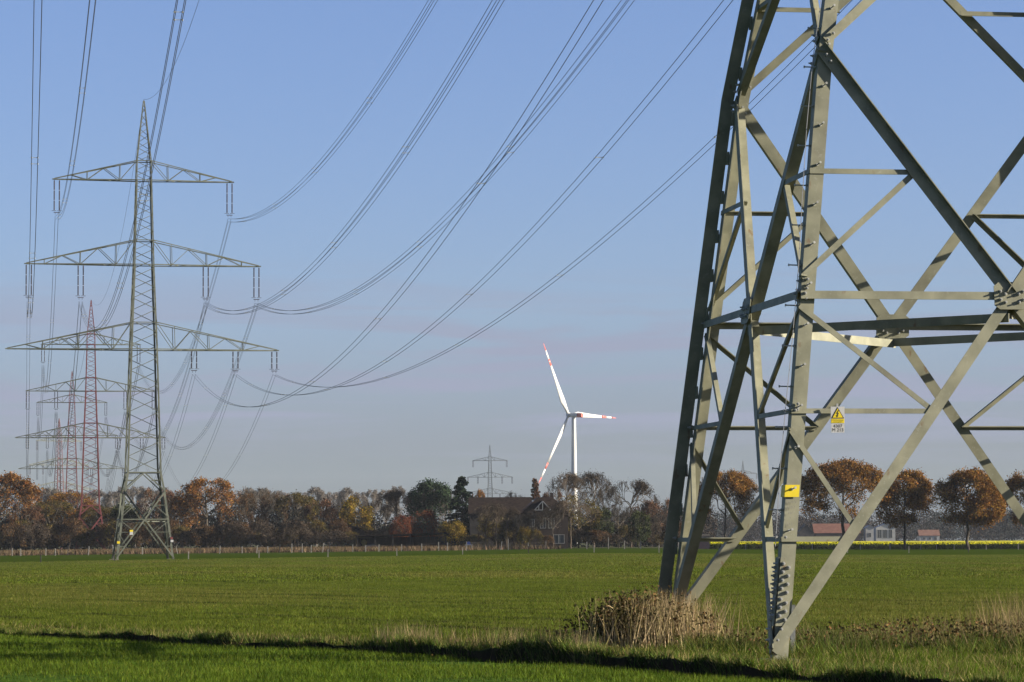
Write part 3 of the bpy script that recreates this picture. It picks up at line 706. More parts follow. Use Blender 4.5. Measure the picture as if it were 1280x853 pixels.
def proto(key, geo, bark, leaf):
    (V, F), lf = geo; tm = mesh_np(key + '_trunk', V, F, [bark], smooth=False)
    lm_ = mesh_np(key + '_crown', lf[0], lf[1], [leaf]) if lf is not None else None
    hh = float(np.max(np.vstack([V] + ([lf[0]] if lf is not None else []))[:, 2])); PROTO[key] = (tm, lm_, hh, float(np.percentile(np.abs((lf[0] if lf is not None else V)[:, 0]), 97)))
proto('oak_a', gen_tree(11, 15, 7.2, 3.2, leaves=9500, ls=.28, gap=.22, trunk_r=.38, shape='dome'), BARK, LOAK)
proto('oak_b', gen_tree(12, 15, 6.8, 3.5, leaves=5500, ls=.24, gap=.42, trunk_r=.35, shape='dome'), BARK, LBRN)
proto('oak_c', gen_tree(13, 14, 6.5, 3.0, leaves=7500, ls=.26, gap=.3, trunk_r=.35, shape='dome'), BARK, LMIX)
proto('oak_d', gen_tree(14, 15, 6.5, 3.2, leaves=7000, ls=.26, gap=.3, trunk_r=.33, shape='dome'), BARK, LOAKR)
proto('rust_b', gen_tree(15, 13, 6, 2.8, leaves=5000, ls=.3, gap=.3, shape='dome'), BARK, LPINK)
proto('round_a', gen_tree(21, 15.5, 5.8, 4.2, leaves=26000, ls=.28, gap=.05, trunk_r=.30, clump=1.0, stem=.5, nl=(16, 6, 5, 3)), BARK, LOAKR)
proto('round_b', gen_tree(27, 15.5, 5.8, 4.4, leaves=24000, ls=.28, gap=.05, trunk_r=.28, clump=1.0, stem=.5, nl=(15, 6, 5, 3)), BARK, LOAKR)
proto('big_oak', gen_tree(23, 17.5, 9.2, 4.3, leaves=24000, ls=.27, gap=.22, trunk_r=.42, clump=.9, stem=.3, nl=(13, 7, 5, 4), shape='dome', up=.45), BARK, LOAKR)
proto('bare_a', gen_tree(31, 14, 6, 2.5, leaves=2600, ls=.16, gap=.0, trunk_r=.26, nl=(10, 6, 6, 5), twig=.022, shape='fan', up=1.7), BARKT, LTWIG)
proto('bare_b', gen_tree(32, 13, 5.2, 2.2, leaves=1500, ls=.15, gap=.0, trunk_r=.22, nl=(9, 6, 6, 5), twig=.022, shape='fan', up=1.7), BARK, LTWIG)
proto('poplar', gen_tree(33, 27, 4.2, 4, leaves=3500, ls=.3, gap=0, trunk_r=.35, nl=(16, 6, 5, 4), twig=.03, shape='fan', up=3.0, spread=.25), BARKL, LPALE)
proto('gold', gen_tree(41, 12, 4.2, 2.0, leaves=6000, ls=.32, gap=.15, trunk_r=.24), BARK, LGOLD)
proto('goldbush', gen_tree(42, 6, 3.0, .8, leaves=5000, ls=.22, gap=.08, trunk_r=.12, nl=(10, 6, 4, 3), twig=.015), BARK, LGOLD)
proto('redmaple', gen_tree(43, 8.5, 4.0, 2.2, leaves=5200, ls=.26, gap=.15, trunk_r=.18, nl=(10, 6, 4, 3)), BARK, LRED)
proto('pine', gen_tree(44, 16, 5.0, 5.0, leaves=9000, ls=.36, gap=.30, trunk_r=.3, clump=1.1, nl=(14, 5, 4, 3), stem=.6), BARK, LPINE)
proto('fir', gen_fir(45, 16, 4.8), BARK, LFIR)
proto('larch', gen_fir(46, 14, 2.8, 5000, .34), BARK, LPINK)
proto('willow', gen_tree(47, 11, 5, 1.5, leaves=4200, ls=.25, gap=.25, trunk_r=.22, nl=(10, 7, 5, 4), up=.5, shape='dome'), BARKT, LWIL)
proto('holly', gen_tree(48, 8, 2.6, .6, leaves=6500, ls=.26, gap=.05, trunk_r=.15, nl=(10, 6, 4, 3)), BARK, LGRN)
proto('scrub_a', gen_tree(51, 7, 4.0, .4, leaves=4200, ls=.22, gap=.1, trunk_r=.10, stem=.1, nl=(14, 7, 5, 4), twig=.02, shape='dome', up=.9), BARKT, LTWIG)
proto('scrub_b', gen_tree(52, 6, 3.6, .3, leaves=4200, ls=.22, gap=.15, trunk_r=.09, stem=.1, nl=(14, 7, 5, 4), twig=.02, shape='dome', up=.9), BARKT, LBRN)
proto('scrub_c', gen_tree(53, 6, 3.8, .3, leaves=4600, ls=.22, gap=.15, trunk_r=.09, stem=.1, nl=(13, 7, 5, 4), twig=.02, shape='dome', up=.9), BARK, LMIX)
NAMES = {'oak_a': 'oak_tree', 'oak_b': 'oak_tree', 'oak_c': 'oak_tree', 'oak_d': 'oak_tree', 'rust_b': 'oak_tree', 'round_a': 'oak_tree', 'round_b': 'oak_tree', 'big_oak': 'oak_tree', 'bare_a': 'bare_tree', 'bare_b': 'bare_tree',
         'poplar': 'poplar_tree', 'gold': 'maple_tree', 'goldbush': 'small_tree', 'redmaple': 'maple_tree', 'pine': 'pine_tree', 'fir': 'fir_tree', 'larch': 'larch_tree', 'willow': 'willow_tree', 'holly': 'evergreen_tree', 'scrub_a': 'shrub', 'scrub_b': 'shrub', 'scrub_c': 'shrub'}
MARKS = []
def near_label(px_, kinds):
    best = min(MARKS, key=lambda q: abs(q[0] - px_)); d = px_ - best[0]
    return ('left of' if d < -4 else 'right of' if d > 4 else 'right below'), best[1]
def plant(key, px, top, half, Y, label, group=None, cat=None, rz=None, z=None, sxy=1.0):
    X = px2x(px, Y); zg = Hs(X, Y) if z is None else z
    hor = 676 - (px - 640) * .0054; H_ = (hor - top) * Y / FPX + CAM_H - zg
    tm, lm_, hh, ww = PROTO[key]; rw = half * Y / FPX; rz = random.uniform(0, 6.28) if rz is None else rz
    e = empty(NAMES[key], (X, Y, zg), rz); e.scale = (rw / ww, rw / ww * sxy, H_ / hh)
    if not key.startswith(('scrub', 'poplar')): MARKS.append((px, label))
    tag(e, label, cat or ('shrub' if key.startswith('scrub') else 'tree'), group)
    link('trunk', tm, e)
    if lm_: link('crown', lm_, e)
    return e
GT = 'trees behind the field on the left'
for a in (('oak_a', -4, 588, 46, 716, 'orange oak at the far left edge with a leaf-heavy low branch'),
          ('rust_b', 33, 628, 24, 706, 'low reddish oak just right of the far left oak'),
          ('oak_c', 62, 622, 30, 735, 'brown and olive oak left of the red pylons'),
          ('oak_d', 86, 612, 34, 742, 'rusty oak right behind the red pylons'),
          ('oak_c', 122, 628, 24, 738, 'olive oak seen through the legs of the nearest red pylon'),
          ('holly', 155, 628, 18, 730, 'dark green tree seen left of the left pylon leg'),
          ('rust_b', 196, 609, 25, 740, 'reddish oak seen between the legs of the left pylon'),
          ('oak_b', 228, 607, 28, 745, 'dark brown oak just right of the left pylon leg'),
          ('oak_a', 258, 595, 36, 722, 'tallest orange oak, right of the left pylon'),
          ('oak_b', 298, 607, 24, 735, 'greyish brown oak right of the tallest orange oak'),
          ('bare_b', 325, 606, 24, 748, 'nearly leafless dark tree between two brown oaks'),
          ('oak_b', 345, 610, 22, 740, 'thinly leaved brown oak left of the olive and gold oak'),
          ('oak_c', 372, 612, 26, 736, 'olive and gold oak left of the rusty rounded oak'),
          ('rust_b', 402, 622, 22, 728, 'rusty rounded oak left of the golden maple'),
          ('bare_b', 424, 628, 16, 735, 'small leafless tree left of the golden maple')):
    plant(*a, GT)
GM = 'trees around the farmhouse'
for a in (('gold', 444, 619, 21, 725, 'golden yellow maple above the scrub left of the open shed'),
          ('bare_b', 468, 622, 18, 735, 'low leafless tree right of the golden maple'),
          ('bare_a', 496, 609, 27, 715, 'dark bare tree above the open shed'),
          ('redmaple', 527, 636, 20, 700, 'red-leaved maple under the pine'),
          ('redmaple', 500, 642, 14, 694, 'small rust red maple over the shed roof'),
          ('pine', 538, 597, 27, 712, 'tall blue-green pine left of the dark fir'),
          ('bare_b', 556, 606, 14, 725, 'thin bare tree between pine and fir'),
          ('fir', 577, 595, 23, 705, 'dark conical fir tree'),
          ('goldbush', 563, 649, 17, 642, 'small golden tree in front of the fir'),
          ('oak_a', 597, 610, 9, 760, 'small orange crown above the barn roof'),
          ('willow', 617, 634, 22, 668, 'olive leafed shrubby tree before the barn roof'),
          ('bare_b', 642, 612, 17, 735, 'thin bare crown above the barn roof'),
          ('scrub_c', 640, 645, 20, 655, 'dark tangled shrub left of the farmhouse'),
          ('larch', 668, 597, 11, 735, 'reddish larch behind the farmhouse roof'),
          ('rust_b', 690, 612, 16, 735, 'rust brown tree between the larch and the turbine tower'),
          ('fir', 656, 628, 9, 720, 'dark little fir left of the farmhouse roof'),
          ('bare_a', 706, 586, 26, 735, 'bare tree left of the turbine tower'),
          ('bare_a', 741, 585, 25, 742, 'bare tree right of the turbine tower'),
          ('willow', 722, 616, 30, 668, 'wide olive and yellow tree right of the farmhouse'),
          ('bare_b', 758, 601, 17, 750, 'thin pale bare tree between two larger bare ones'),
          ('bare_a', 787, 596, 29, 730, 'broad bare tree right of the turbine'),
          ('holly', 751, 632, 13, 672, 'narrow dark evergreen right of the wide olive tree'),
          ('holly', 797, 637, 13, 665, 'rounded dark evergreen below the broad bare tree'),
          ('bare_b', 772, 628, 24, 690, 'low brown bare tree behind the evergreens'),
          ('rust_b', 822, 622, 22, 720, 'brown tree just left of the near pylon leg'),
          ('bare_a', 606, 628, 17, 655, 'leafless tree in front of the left part of the barn'),
          ('bare_a', 632, 632, 18, 648, 'leafless tree in front of the right part of the barn'),
          ('bare_b', 650, 640, 14, 641, 'small leafless tree before the left house corner'),
          ('bare_a', 712, 622, 24, 645, 'twiggy bare tree overlapping the right side of the farmhouse'),
          ('bare_b', 690, 628, 17, 642, 'bare twiggy tree standing right in front of the farmhouse'),
          ('bare_b', 664, 634, 14, 640, 'bare tree in front of the left end of the farmhouse'),
          ('bare_a', 619, 626, 19, 645, 'bare tree between the two others in front of the barn'),
          ('scrub_c', 668, 660, 10, 640, 'low dark bush under the left farmhouse windows'),
          ('goldbush', 655, 656, 9, 640, 'small reddish gold bush left of the farmhouse'),
          ('scrub_b', 683, 668, 8, 640, 'small bush between the ground floor windows'),
          ('bare_b', 822, 640, 18, 690, 'low brown bare tree just left of the near pylon leg')):
    plant(*a, GM)
GR = 'round oaks on the right behind the field'
for a in (('big_oak', 905, 585, 40, 600, 'broad orange-brown oak seen through the left legs of the near pylon'),
          ('big_oak', 1052, 570, 56, 600, 'largest spreading rust-brown oak behind the near pylon'),
          ('round_b', 1129, 584, 36, 604, 'rounded brown oak right of the largest one'),
          ('round_a', 1208, 582, 37, 598, 'round lollipop-shaped oak standing alone on the right'),
          ('round_b', 1289, 583, 33, 602, 'round oak cut off by the right edge')):
    plant(*a, GR, rz={'1208': 1.0}.get(str(a[1]), random.uniform(0, 6)))
# scrub belt at the wood edge
USED = set()
def shrub_label(px_, i, what=None):
    lk = what or ['twiggy brown shrub', 'leafy brown shrub', 'olive brown shrub'][i % 3]
    for rel_, lb in sorted((abs(q[0] - px_), q) for q in MARKS):
        d = px_ - lb[0]; w_ = ('just left of the ' if d < -3 else 'just right of the ' if d > 3 else ('behind the ' if what else 'under the '))
        wl = lb[1].split()[:9]
        while wl[-1].rstrip(',') in ('the', 'of', 'and', 'a', 'left', 'right', 'in', 'its', 'with', 'at', 'two', 'through', 'seen', 'between', 'just', 'by', 'over', 'under', 'above', 'behind', 'below', 'nearest', 'before', 'larger', 'small', 'other', 'front', 'near', 'dark', 'standing', 'open', 'farthest', 'leaf-heavy', 'low', 'lower', 'red', 'wide', 'largest', 'first', 'red-roofed', 'tallest', 'rusty', 'golden', 'broad', 'overlapping', 'from'): wl.pop()
        short = ' '.join(wl).rstrip(','); t = lk + ' ' + w_ + short
        if t not in USED: USED.add(t); return t
    return lk
GS = 'scrub along the wood edge'
px = -40; i = 0
while px < 445:
    plant(['scrub_a', 'scrub_b', 'scrub_c'][i % 3], px, random.uniform(645, 664), random.uniform(15, 23), random.uniform(690, 704), shrub_label(px, i), GS); px += random.uniform(11, 17); i += 1
px = 440
while px < 870:
    if not 655 < px < 708: plant(['scrub_a', 'scrub_c', 'scrub_b'][i % 3], px, random.uniform(650, 668), random.uniform(12, 20), random.uniform(706, 722) if px < 590 else random.uniform(662, 690), shrub_label(px, i), 'scrub round the farmhouse')
    px += random.uniform(12, 18); i += 1
# pale poplars far behind
GP = 'pale bare poplars far behind the wood'
px = 40
while px < 560:
    if not (225 < px < 300): plant('poplar', px, random.uniform(606, 616), random.uniform(12, 16), random.uniform(1250, 1400), shrub_label(px, i, 'pale bare poplar'), GP)
    px += random.uniform(14, 20)

def far_wood(name, px0, px1, Y0, Y1, h0, h1, n, mts, seed, label, per=110, sz=1.5):
    g = np.random.default_rng(seed); Vs = []; k = 0
    for i in range(n):
        Y = g.uniform(Y0, Y1); X = px2x(g.uniform(px0, px1), Y); h = g.uniform(h0, h1); r = h * g.uniform(.28, .42)
        u = g.normal(size=(per, 3)); u /= np.linalg.norm(u, axis=1)[:, None]; u *= g.uniform(.3, 1, (per, 1)) ** .5
        P = u * np.array([r, r, h * .48]) + np.array([X, Y, h * .52 - .8]); Vs.append(P)
    P = np.vstack(Vs); V, F = quads_at(P, sz, g)
    fm = np.repeat(g.integers(0, len(mts), n), per)
    tag(link(name, mesh_np(name, V, F, mts, fm)), label, 'wood', kind='stuff')
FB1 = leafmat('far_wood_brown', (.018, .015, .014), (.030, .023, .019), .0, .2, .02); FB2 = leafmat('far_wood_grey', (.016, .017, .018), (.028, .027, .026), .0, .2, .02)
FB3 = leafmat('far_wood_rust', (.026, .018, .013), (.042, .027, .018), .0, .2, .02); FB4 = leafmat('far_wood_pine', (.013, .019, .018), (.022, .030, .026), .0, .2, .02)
far_wood('distant_wood', 600, 1420, 1650, 2300, 14, 21, 520, [FB1, FB2, FB3, FB4], 3, 'hazy blue-brown wood along the horizon on the right', per=330, sz=.8)
far_wood('distant_wood', 790, 880, 1100, 1300, 13, 17, 50, [FB1, FB3], 5, 'hazy wood just left of the near pylon legs', per=300, sz=.8)
far_wood('distant_wood', -220, 640, 1500, 2200, 10, 15, 400, [FB1, FB2, FB3], 4, 'low distant wood behind the left trees', per=160, sz=1.1)
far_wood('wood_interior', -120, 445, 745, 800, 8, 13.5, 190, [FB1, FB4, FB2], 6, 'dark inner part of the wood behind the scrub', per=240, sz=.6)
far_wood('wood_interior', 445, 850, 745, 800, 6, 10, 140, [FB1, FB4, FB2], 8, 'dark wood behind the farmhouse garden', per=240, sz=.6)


# ------------------------------------------------------------------ rapeseed strip on the right
RTOP = leafmat('rape_flowers', (.46, .43, .008), (.56, .53, .012), .2, .3, .3); RGRN = leafmat('rape_stems', (.035, .055, .012), (.07, .10, .02), .15, .35, .3)
def rape():
    g = np.random.default_rng(71)
    Yr = np.unique(np.concatenate([np.linspace(622, 760, 30), np.geomspace(760, 1500, 16)])); Xp = np.linspace(884, 1420, 120)
    Y, P_ = np.meshgrid(Yr, Xp, indexing='ij'); X = (P_ - 640) / FPX * Y; Z = H(X, Y) + .98 + g.normal(size=X.shape) * .05
    i = np.arange(X.size).reshape(X.shape); F = np.stack([i[:-1, :-1], i[:-1, 1:], i[1:, 1:], i[1:, :-1]], -1).reshape(-1, 4); V = np.stack([X, Y, Z], -1).reshape(-1, 3)
    n = 46000; yy = 621 + 130 * g.uniform(0, 1, n) ** 1.5; xx = px2x(g.uniform(883, 1330, n), yy); zz = H(xx, yy) + 1.05 + g.normal(size=n) * .10
    V1, F1 = quads_at(np.stack([xx, yy, zz], -1), .26, g)
    n2 = 16000; yy = 620.4 + g.uniform(0, 1.6, n2); xx = px2x(g.uniform(883, 1330, n2), yy); zz = H(xx, yy) + g.uniform(0, 1.0, n2) 
    V2, F2 = quads_at(np.stack([xx, yy, zz], -1), .24, g)
    fm = np.concatenate([np.zeros(len(F)), (g.uniform(size=n) < .32).astype(int), np.ones(n2)]).astype(int)
    tag(link('rapeseed', mesh_np('rapeseed', np.vstack([V, V1, V2]), np.vstack([F, F1 + len(V), F2 + len(V) + len(V1)]), [RTOP, RGRN], fm)), 'strip of yellow flowering rapeseed beyond the fence on the right', 'crop', kind='stuff')
rape()

# ------------------------------------------------------------------ grass and weeds
def blades(name, n, gen, hr_, wr_, mts, label, seed, lean=.35, mixf=None, hmul=None, idx=None):
    g = np.random.default_rng(seed); P = gen(g, n); n = len(P); h = g.uniform(*hr_, n); wd = g.uniform(*wr_, n); th = g.uniform(0, 2 * PI, n)
    a = np.stack([np.cos(th), np.sin(th), np.zeros(n)], -1); ln = g.normal(size=(n, 2)) * lean
    tip = P + np.stack([ln[:, 0] * h, ln[:, 1] * h, h], -1)
    if hmul is not None: h = h * hmul(P); tip = P + np.stack([ln[:, 0] * h, ln[:, 1] * h, h], -1)
    V = np.stack([P - a * wd[:, None] / 2 - [0, 0, .01], P + a * wd[:, None] / 2 - [0, 0, .01], tip], 1).reshape(-1, 3)
    fm = None if mixf is None else (g.uniform(size=n) < mixf).astype(int)
    if idx is not None: fm = idx(P, g)
    tag(link(name, mesh_np(name, V, np.arange(3 * n).reshape(n, 3), mts, fm)), label, 'grass', kind='stuff')
def in_view(g, n, y0, y1, pw=1.0, m=.19):
    Y = y0 + (y1 - y0) * g.uniform(0, 1, n) ** pw; return g.uniform(-m, m, n) * Y, Y
def clumpy(X, Y, g, k=.0, f=2.2, thr=0.0):
    v = np.sin(X * f + 1.3 * np.sin(Y * f * .7)) + np.sin(Y * f * 1.3 + 1.1 * np.sin(X * f * .9)) + g.normal(size=len(X)) * .6; return v > thr
GNEAR = leafmat('near_grass', (.050, .085, .006), (.100, .150, .012), .35, .4, 1.2); GCROP = leafmat('winter_crop_blades', (.068, .092, .009), (.125, .150, .018), .35, .35, .3)
GLIP = leafmat('bank_grass', (.048, .078, .012), (.11, .155, .026), .25, .5, 1.5); GDRY = leafmat('dry_grass', (.16, .135, .045), (.27, .22, .09), .3, .4, 1.5)
GTAN = leafmat('dead_stalks', (.20, .14, .07), (.34, .26, .14), .25, .35, 1.5); GRED = leafmat('dead_weed_leaves', (.07, .042, .018), (.16, .095, .035), .2, .5, 3)
GBR = leafmat('bramble_leaves', (.03, .035, .012), (.09, .065, .022), .2, .6, 3)
GSTRAW = leafmat('pale_straw', (.30, .22, .12), (.46, .36, .20), .25, .4, 1.5)
def P3(X, Y): return np.stack([X, Y, H(X, Y)], -1)
def g_near(g, n):
    X, Y = in_view(g, n, 33, 70, 1.3); s_ = Y - ditchY(X); k = (s_ < -.10) & (Y < 72); bare = (np.sin(X * 1.1 + 2) + np.sin(Y * .9 + X * .3) + g.normal(size=n) * .5) > 1.15; k &= ~(bare & (Y < 44)); return P3(X[k], Y[k])
blades('foreground_grass', 260000, g_near, (.03, .085), (.008, .016), [GNEAR, GCROP], 'short bright green crop grass in the foreground below the ditch', 81, .45, .2)
def g_lip(g, n):
    X = g.uniform(-13, 9, n); s_ = g.exponential(.30, n) - .05; Y = ditchY(X) + s_; k = clumpy(X, Y, g, f=3.1, thr=-.6) & (np.abs(X) < .19 * Y); return P3(X[k], Y[k])
blades('bank_grass', 42000, g_lip, (.07, .22), (.010, .02), [GLIP, GDRY], 'dark tufty grass hanging over the ditch bank', 82, .5, .22, lambda P: .45 + .5 * sstep(-9, 0, P[:, 0]) * (.6 + .4 * np.sin(P[:, 0] * 2.3)))
def g_verge(g, n):
    X, Y = in_view(g, n, 36, 66); s_ = Y - ditchY(X); k = (s_ > .3) & (s_ < 4.5) & (g.uniform(size=n) < np.exp(-s_ / 2.2) * 1.2) & (X < 3.5); return P3(X[k], Y[k])
blades('verge_grass', 120000, g_verge, (.08, .24), (.010, .018), [GDRY, GCROP], 'yellowed dry grass along the top of the ditch bank', 83, .45, .45, lambda P: .6 + .3 * np.sin(P[:, 0] * 1.9 + P[:, 1]))
def rows(X, Y, g, d=.36):
    q = X * .855 + Y * .518; r = np.round(q / d) * d; sh = (r - q) * .8; return X + sh * .855, Y + sh * .518
GDARK = leafmat('shaded_wheel_track_blades', (.022, .028, .006), (.045, .05, .010), .1, .3, .3)
def crop_idx(P, g):
    X, Y = P[:, 0], P[:, 1]; q = X * .855 + Y * .518 + .25 * np.sin(X * .35) + .15 * np.sin(Y * .11); f = q / 7.35 % 1; along = X * .518 - Y * .855
    w1 = .075 * (.6 + .5 * np.sin(along * .21 + q)); tr = ((np.abs(f - .06) < w1) & (np.sin(along * .13 + np.floor(q / 7.35) * 2.1) > -.55)) | ((np.abs(f - .33) < .042) & (np.sin(along * .17 + np.floor(q / 7.35) * 1.3) > .1)) | ((np.abs(f - .7) < .036) & (np.sin(along * .11 + np.floor(q / 7.35) * 3.3) > .35))
    pat = np.sin(X * .23 + 2 * np.sin(Y * .05)) + np.sin(Y * .09 + X * .11) + g.normal(size=len(X)) * .8
    fm = np.where(pat > .9, 2, np.where(g.uniform(size=len(X)) < .25, 1, 0)); fm[tr & (g.uniform(size=len(X)) < .85)] = 3; return fm
GYEL = leafmat('yellowing_crop_blades', (.10, .105, .018), (.16, .155, .035), .35, .35, .3)
def g_crop(g, n):
    X, Y = in_view(g, n, 38, 135, 1.25); s_ = Y - ditchY(X); X, Y = rows(X, Y, g); plot = (X > 2.6) & (X < 17.5) & (Y < 57); k = (s_ > 1.2) & ~plot
    q = X * .855 + Y * .518; tr = (np.abs((q + .3 * np.sin(X * .4)) / 7.35 % 1 - .06) < .03) | (np.abs((q + .3 * np.sin(X * .4)) / 7.35 % 1 - .31) < .022); k &= ~(tr & (np.sin(X * .35 + q) > -.4) & (g.uniform(size=n) < .93)); pk = np.sin(X * .7 + 1.9 * np.sin(Y * .21)) + np.sin(Y * .33 + X * .2) + g.normal(size=n) * .5; k &= ~((pk > 1.5) & (g.uniform(size=n) < .6)); return P3(X[k], Y[k])
blades('field_crop', 340000, g_crop, (.03, .07), (.010, .022), [GCROP, GNEAR, GYEL, GDARK], 'young winter crop in drill rows across the field', 84, .45, None, None, crop_idx)
def g_crop2(g, n):
    X, Y = in_view(g, n, 135, 400, 1.15); q = X * .855 + Y * .518; tr = np.abs((q + .3 * np.sin(X * .4)) / 7.35 % 1 - .06) < .03; k = ~tr; return P3(X[k], Y[k])
blades('far_field_crop', 280000, g_crop2, (.04, .09), (.03, .065), [GCROP, GNEAR, GYEL, GDARK], 'far part of the young winter crop', 85, .4, None, None, crop_idx)
def g_front(g, n):
    X = g.uniform(2.0, 13, n); Y = g.uniform(33, 46.5, n); s_ = Y - ditchY(X); k = (s_ > .0) & clumpy(X, Y, g, f=2.6, thr=-.9) & (X < .2 * Y); return P3(X[k], Y[k])
blades('rough_grass', 90000, g_front, (.07, .24), (.009, .017), [GNEAR, GDRY], 'rough bright green grass tufts round the near pylon foot', 86, .6, .26, lambda P: np.where((np.abs(P[:, 0] - 3.5) < .5) & (P[:, 1] > 40.6) & (P[:, 1] < 43.6), .22, .7 + .4 * np.sin(P[:, 0] * 2.1) * np.sin(P[:, 1] * 1.3)))
def g_weeds(g, n):
    X = g.uniform(2.9, 11.5, n); Y = 47.5 + g.normal(size=n) * 1.9 - (X - 6) * .12; k = (clumpy(X, Y, g, f=1.7, thr=.1)) & (Y > 43.6) & ~((X < 4.6) & (Y < 45.0)); return P3(X[k], Y[k])
blades('dry_weeds', 30000, g_weeds, (.10, .40), (.008, .016), [GTAN, GLIP], 'tangled dry brown weeds between the pylon legs', 87, .45, .52, lambda P: .75 + .35 * np.sin(P[:, 0] * 2.9 + 1) * np.sin(P[:, 1] * 1.7) + .3 * sstep(6.5, 9, P[:, 0]))
def g_weeds2(g, n):
    X = 8.0 + g.normal(size=n) * 1.35; Y = 48 + g.normal(size=n) * 1.5; k = clumpy(X, Y, g, f=3.4, thr=.1); return P3(X[k], Y[k])
blades('tall_dry_stalks', 3000, g_weeds2, (.45, .95), (.009, .014), [GTAN, GDRY], 'tall pale dead stalks at the right edge of the weeds', 88, .2, .3, lambda P: .55 + .5 * sstep(6.2, 8.2, P[:, 0]))
def weed_leaves(name, c, r, n, sz, mts, label, seed, hmax=.5, prob=.5):
    g = np.random.default_rng(seed); X = c[0] + g.normal(size=n) * r[0]; Y = c[1] + g.normal(size=n) * r[1]; k = clumpy(X, Y, g, f=2.3, thr=-.4); X, Y = X[k], Y[k]; Z = H(X, Y) + g.uniform(.03, hmax, len(X)) * np.exp(-((X - c[0]) / (2.2 * r[0])) ** 2)
    V, F = quads_at(np.stack([X, Y, Z], -1), sz, g); fm = (g.uniform(size=len(X)) < prob).astype(int); tag(link(name, mesh_np(name, V, F, mts, fm)), label, 'weeds', kind='stuff')
weed_leaves('weed_leaves', (7.6, 47.3), (2.8, 1.5), 9000, .042, [GRED, GBR], 'withered brown and green leaves among the dry weeds', 91, .42, .55)
def bush():
    g = np.random.default_rng(95); cx, cy = 1.95, 48.6; root = empty('bramble_bush', (cx, cy, Hs(cx, cy)))
    tag(root, 'low brown bramble thicket at the foot of the dark left pylon leg', 'bush'); m = MB(); tips = []
    for i in range(120):
        x0, y0 = g.normal() * .48, g.normal() * .45; L_ = g.uniform(.4, 1.0); th = g.uniform(0, 2 * PI); pk = g.uniform(.3, .80) * math.exp(-(x0 / 1.0) ** 2); prev = Vector((x0, y0, 0))
        for j in range(1, 6):
            t = j / 5; p = Vector((x0 + math.cos(th) * L_ * t * .6, y0 + math.sin(th) * L_ * t * .6, pk * 4 * t * (1 - t * .62) * .62)); m.tube(prev, p, .006, .004, 3); prev = p; tips.append(tuple(p))
    tag(m.build('stems', GSTRAW, root), kind='stuff'); T = np.array(tips); P = T[g.integers(0, len(T), 8000)] + g.normal(size=(8000, 3)) * .10; P[:, 2] = np.abs(P[:, 2])
    V, F = quads_at(P, .042, g); fm = (g.uniform(size=len(P)) < np.clip(.28 + .25 * P[:, 0], .1, .7)).astype(int); link('leaves', mesh_np('leaves', V, F, [GBR, GRED], fm), root)
bush()
def g_reed(g, n):
    X = 2.35 + g.normal(size=n) * .42; Y = 48.6 + g.normal(size=n) * .7; return P3(X, Y)
blades('dead_reeds', 2700, g_reed, (.30, .95), (.010, .020), [GSTRAW, GDRY], 'pale dead reed stalks leaning against the dark left leg', 96, .24, .3)
def g_reed2(g, n):
    X = g.uniform(-2.2, 1.2, n); Y = ditchY(X) + 1.6 + g.normal(size=n) * .7; k = clumpy(X, Y, g, f=2.0, thr=.2); return P3(X[k], Y[k])
blades('bank_stalks', 4500, g_reed2, (.15, .42), (.007, .012), [GTAN, GLIP], 'thin dead stalks standing on the bank left of the bramble', 97, .25, .4)
def g_bankdry(g, n):
    X, Y = in_view(g, n, 520, 640, 1.0, .2); k = X < px2x(560, Y); return P3(X[k], Y[k])
def g_mix(g, n):
    X = g.uniform(2.6, 11.5, n); Y = 46.8 + g.normal(size=n) * 2.4; k = clumpy(X, Y, g, f=2.9, thr=.2) & (Y > 43.4); return P3(X[k], Y[k])
blades('green_weeds', 34000, g_mix, (.10, .34), (.010, .022), [GLIP, GYEL], 'green and yellowing weeds growing through the dry ones', 99, .6, .35)
# brown verge of long dead grass before the wood
VB = leafmat('dead_verge_grass', (.10, .065, .038), (.18, .125, .075), .15, .4, .2)
def g_vb(g, n):
    p_ = g.uniform(-30, 700, n); Y = g.uniform(600, 672, n); k = (g.uniform(size=n) < np.interp(p_, [430, 560, 600], [1, .5, .08])); p_, Y = p_[k], Y[k]; return P3(px2x(p_, Y), Y)
blades('brown_verge', 60000, g_vb, (.35, 1.15), (.10, .22), [VB, GBR], 'strip of long brown grass along the foot of the left wood', 98, .3, .3)

# ------------------------------------------------------------------ fences
PW = mat('pale_weathered_wood', (.19, .175, .15), (.29, .27, .24), 3, .9); PD = mat('dark_tarred_wood', (.03, .027, .025), (.05, .045, .04), 3, .9)
def fence(name, label, posts, wires, wr=.012):
    root = empty(name, (px2x(posts[0][0], posts[0][1]), posts[0][1], 0)); tag(root, label, 'fence'); o = root.location; tops = []
    for px_, Y, h, wd, lean, mt in posts:
        X = px2x(px_, Y); z = Hs(X, Y); m = MB(); a = Vector((X, Y, z - .3)) - o; b = Vector((X + lean * h, Y, z + h)) - o
        m.prism(a, b, Vector((1, 0, 0)), Vector((0, 1, 0)), [(-wd / 2, -wd / 2), (wd / 2, -wd / 2), (wd / 2, wd / 2), (-wd / 2, wd / 2)]); m.build('post', mt, root); tops.append((a + Vector((0, 0, .3)), b))
    for f in wires:
        m = MB()
        for (a, b), (c, d) in zip(tops[:-1], tops[1:]): m.tube(a.lerp(b, f), c.lerp(d, f), wr, n=3)
        m.build('wire', PD, root)
    return root
np_ = [(51, 374, PD), (143, 381, PD), (235, 388, PW), (323, 396, PW), (409, 405, PW), (495, 412, PW), (577, 418, PW), (659, 424, PD), (741, 428, PW), (822, 432, PW), (900.6, 440, PW), (980, 450, PW), (1057, 460, PW), (1133.5, 469, PW), (1208, 471, PD), (1283, 475, PW)]
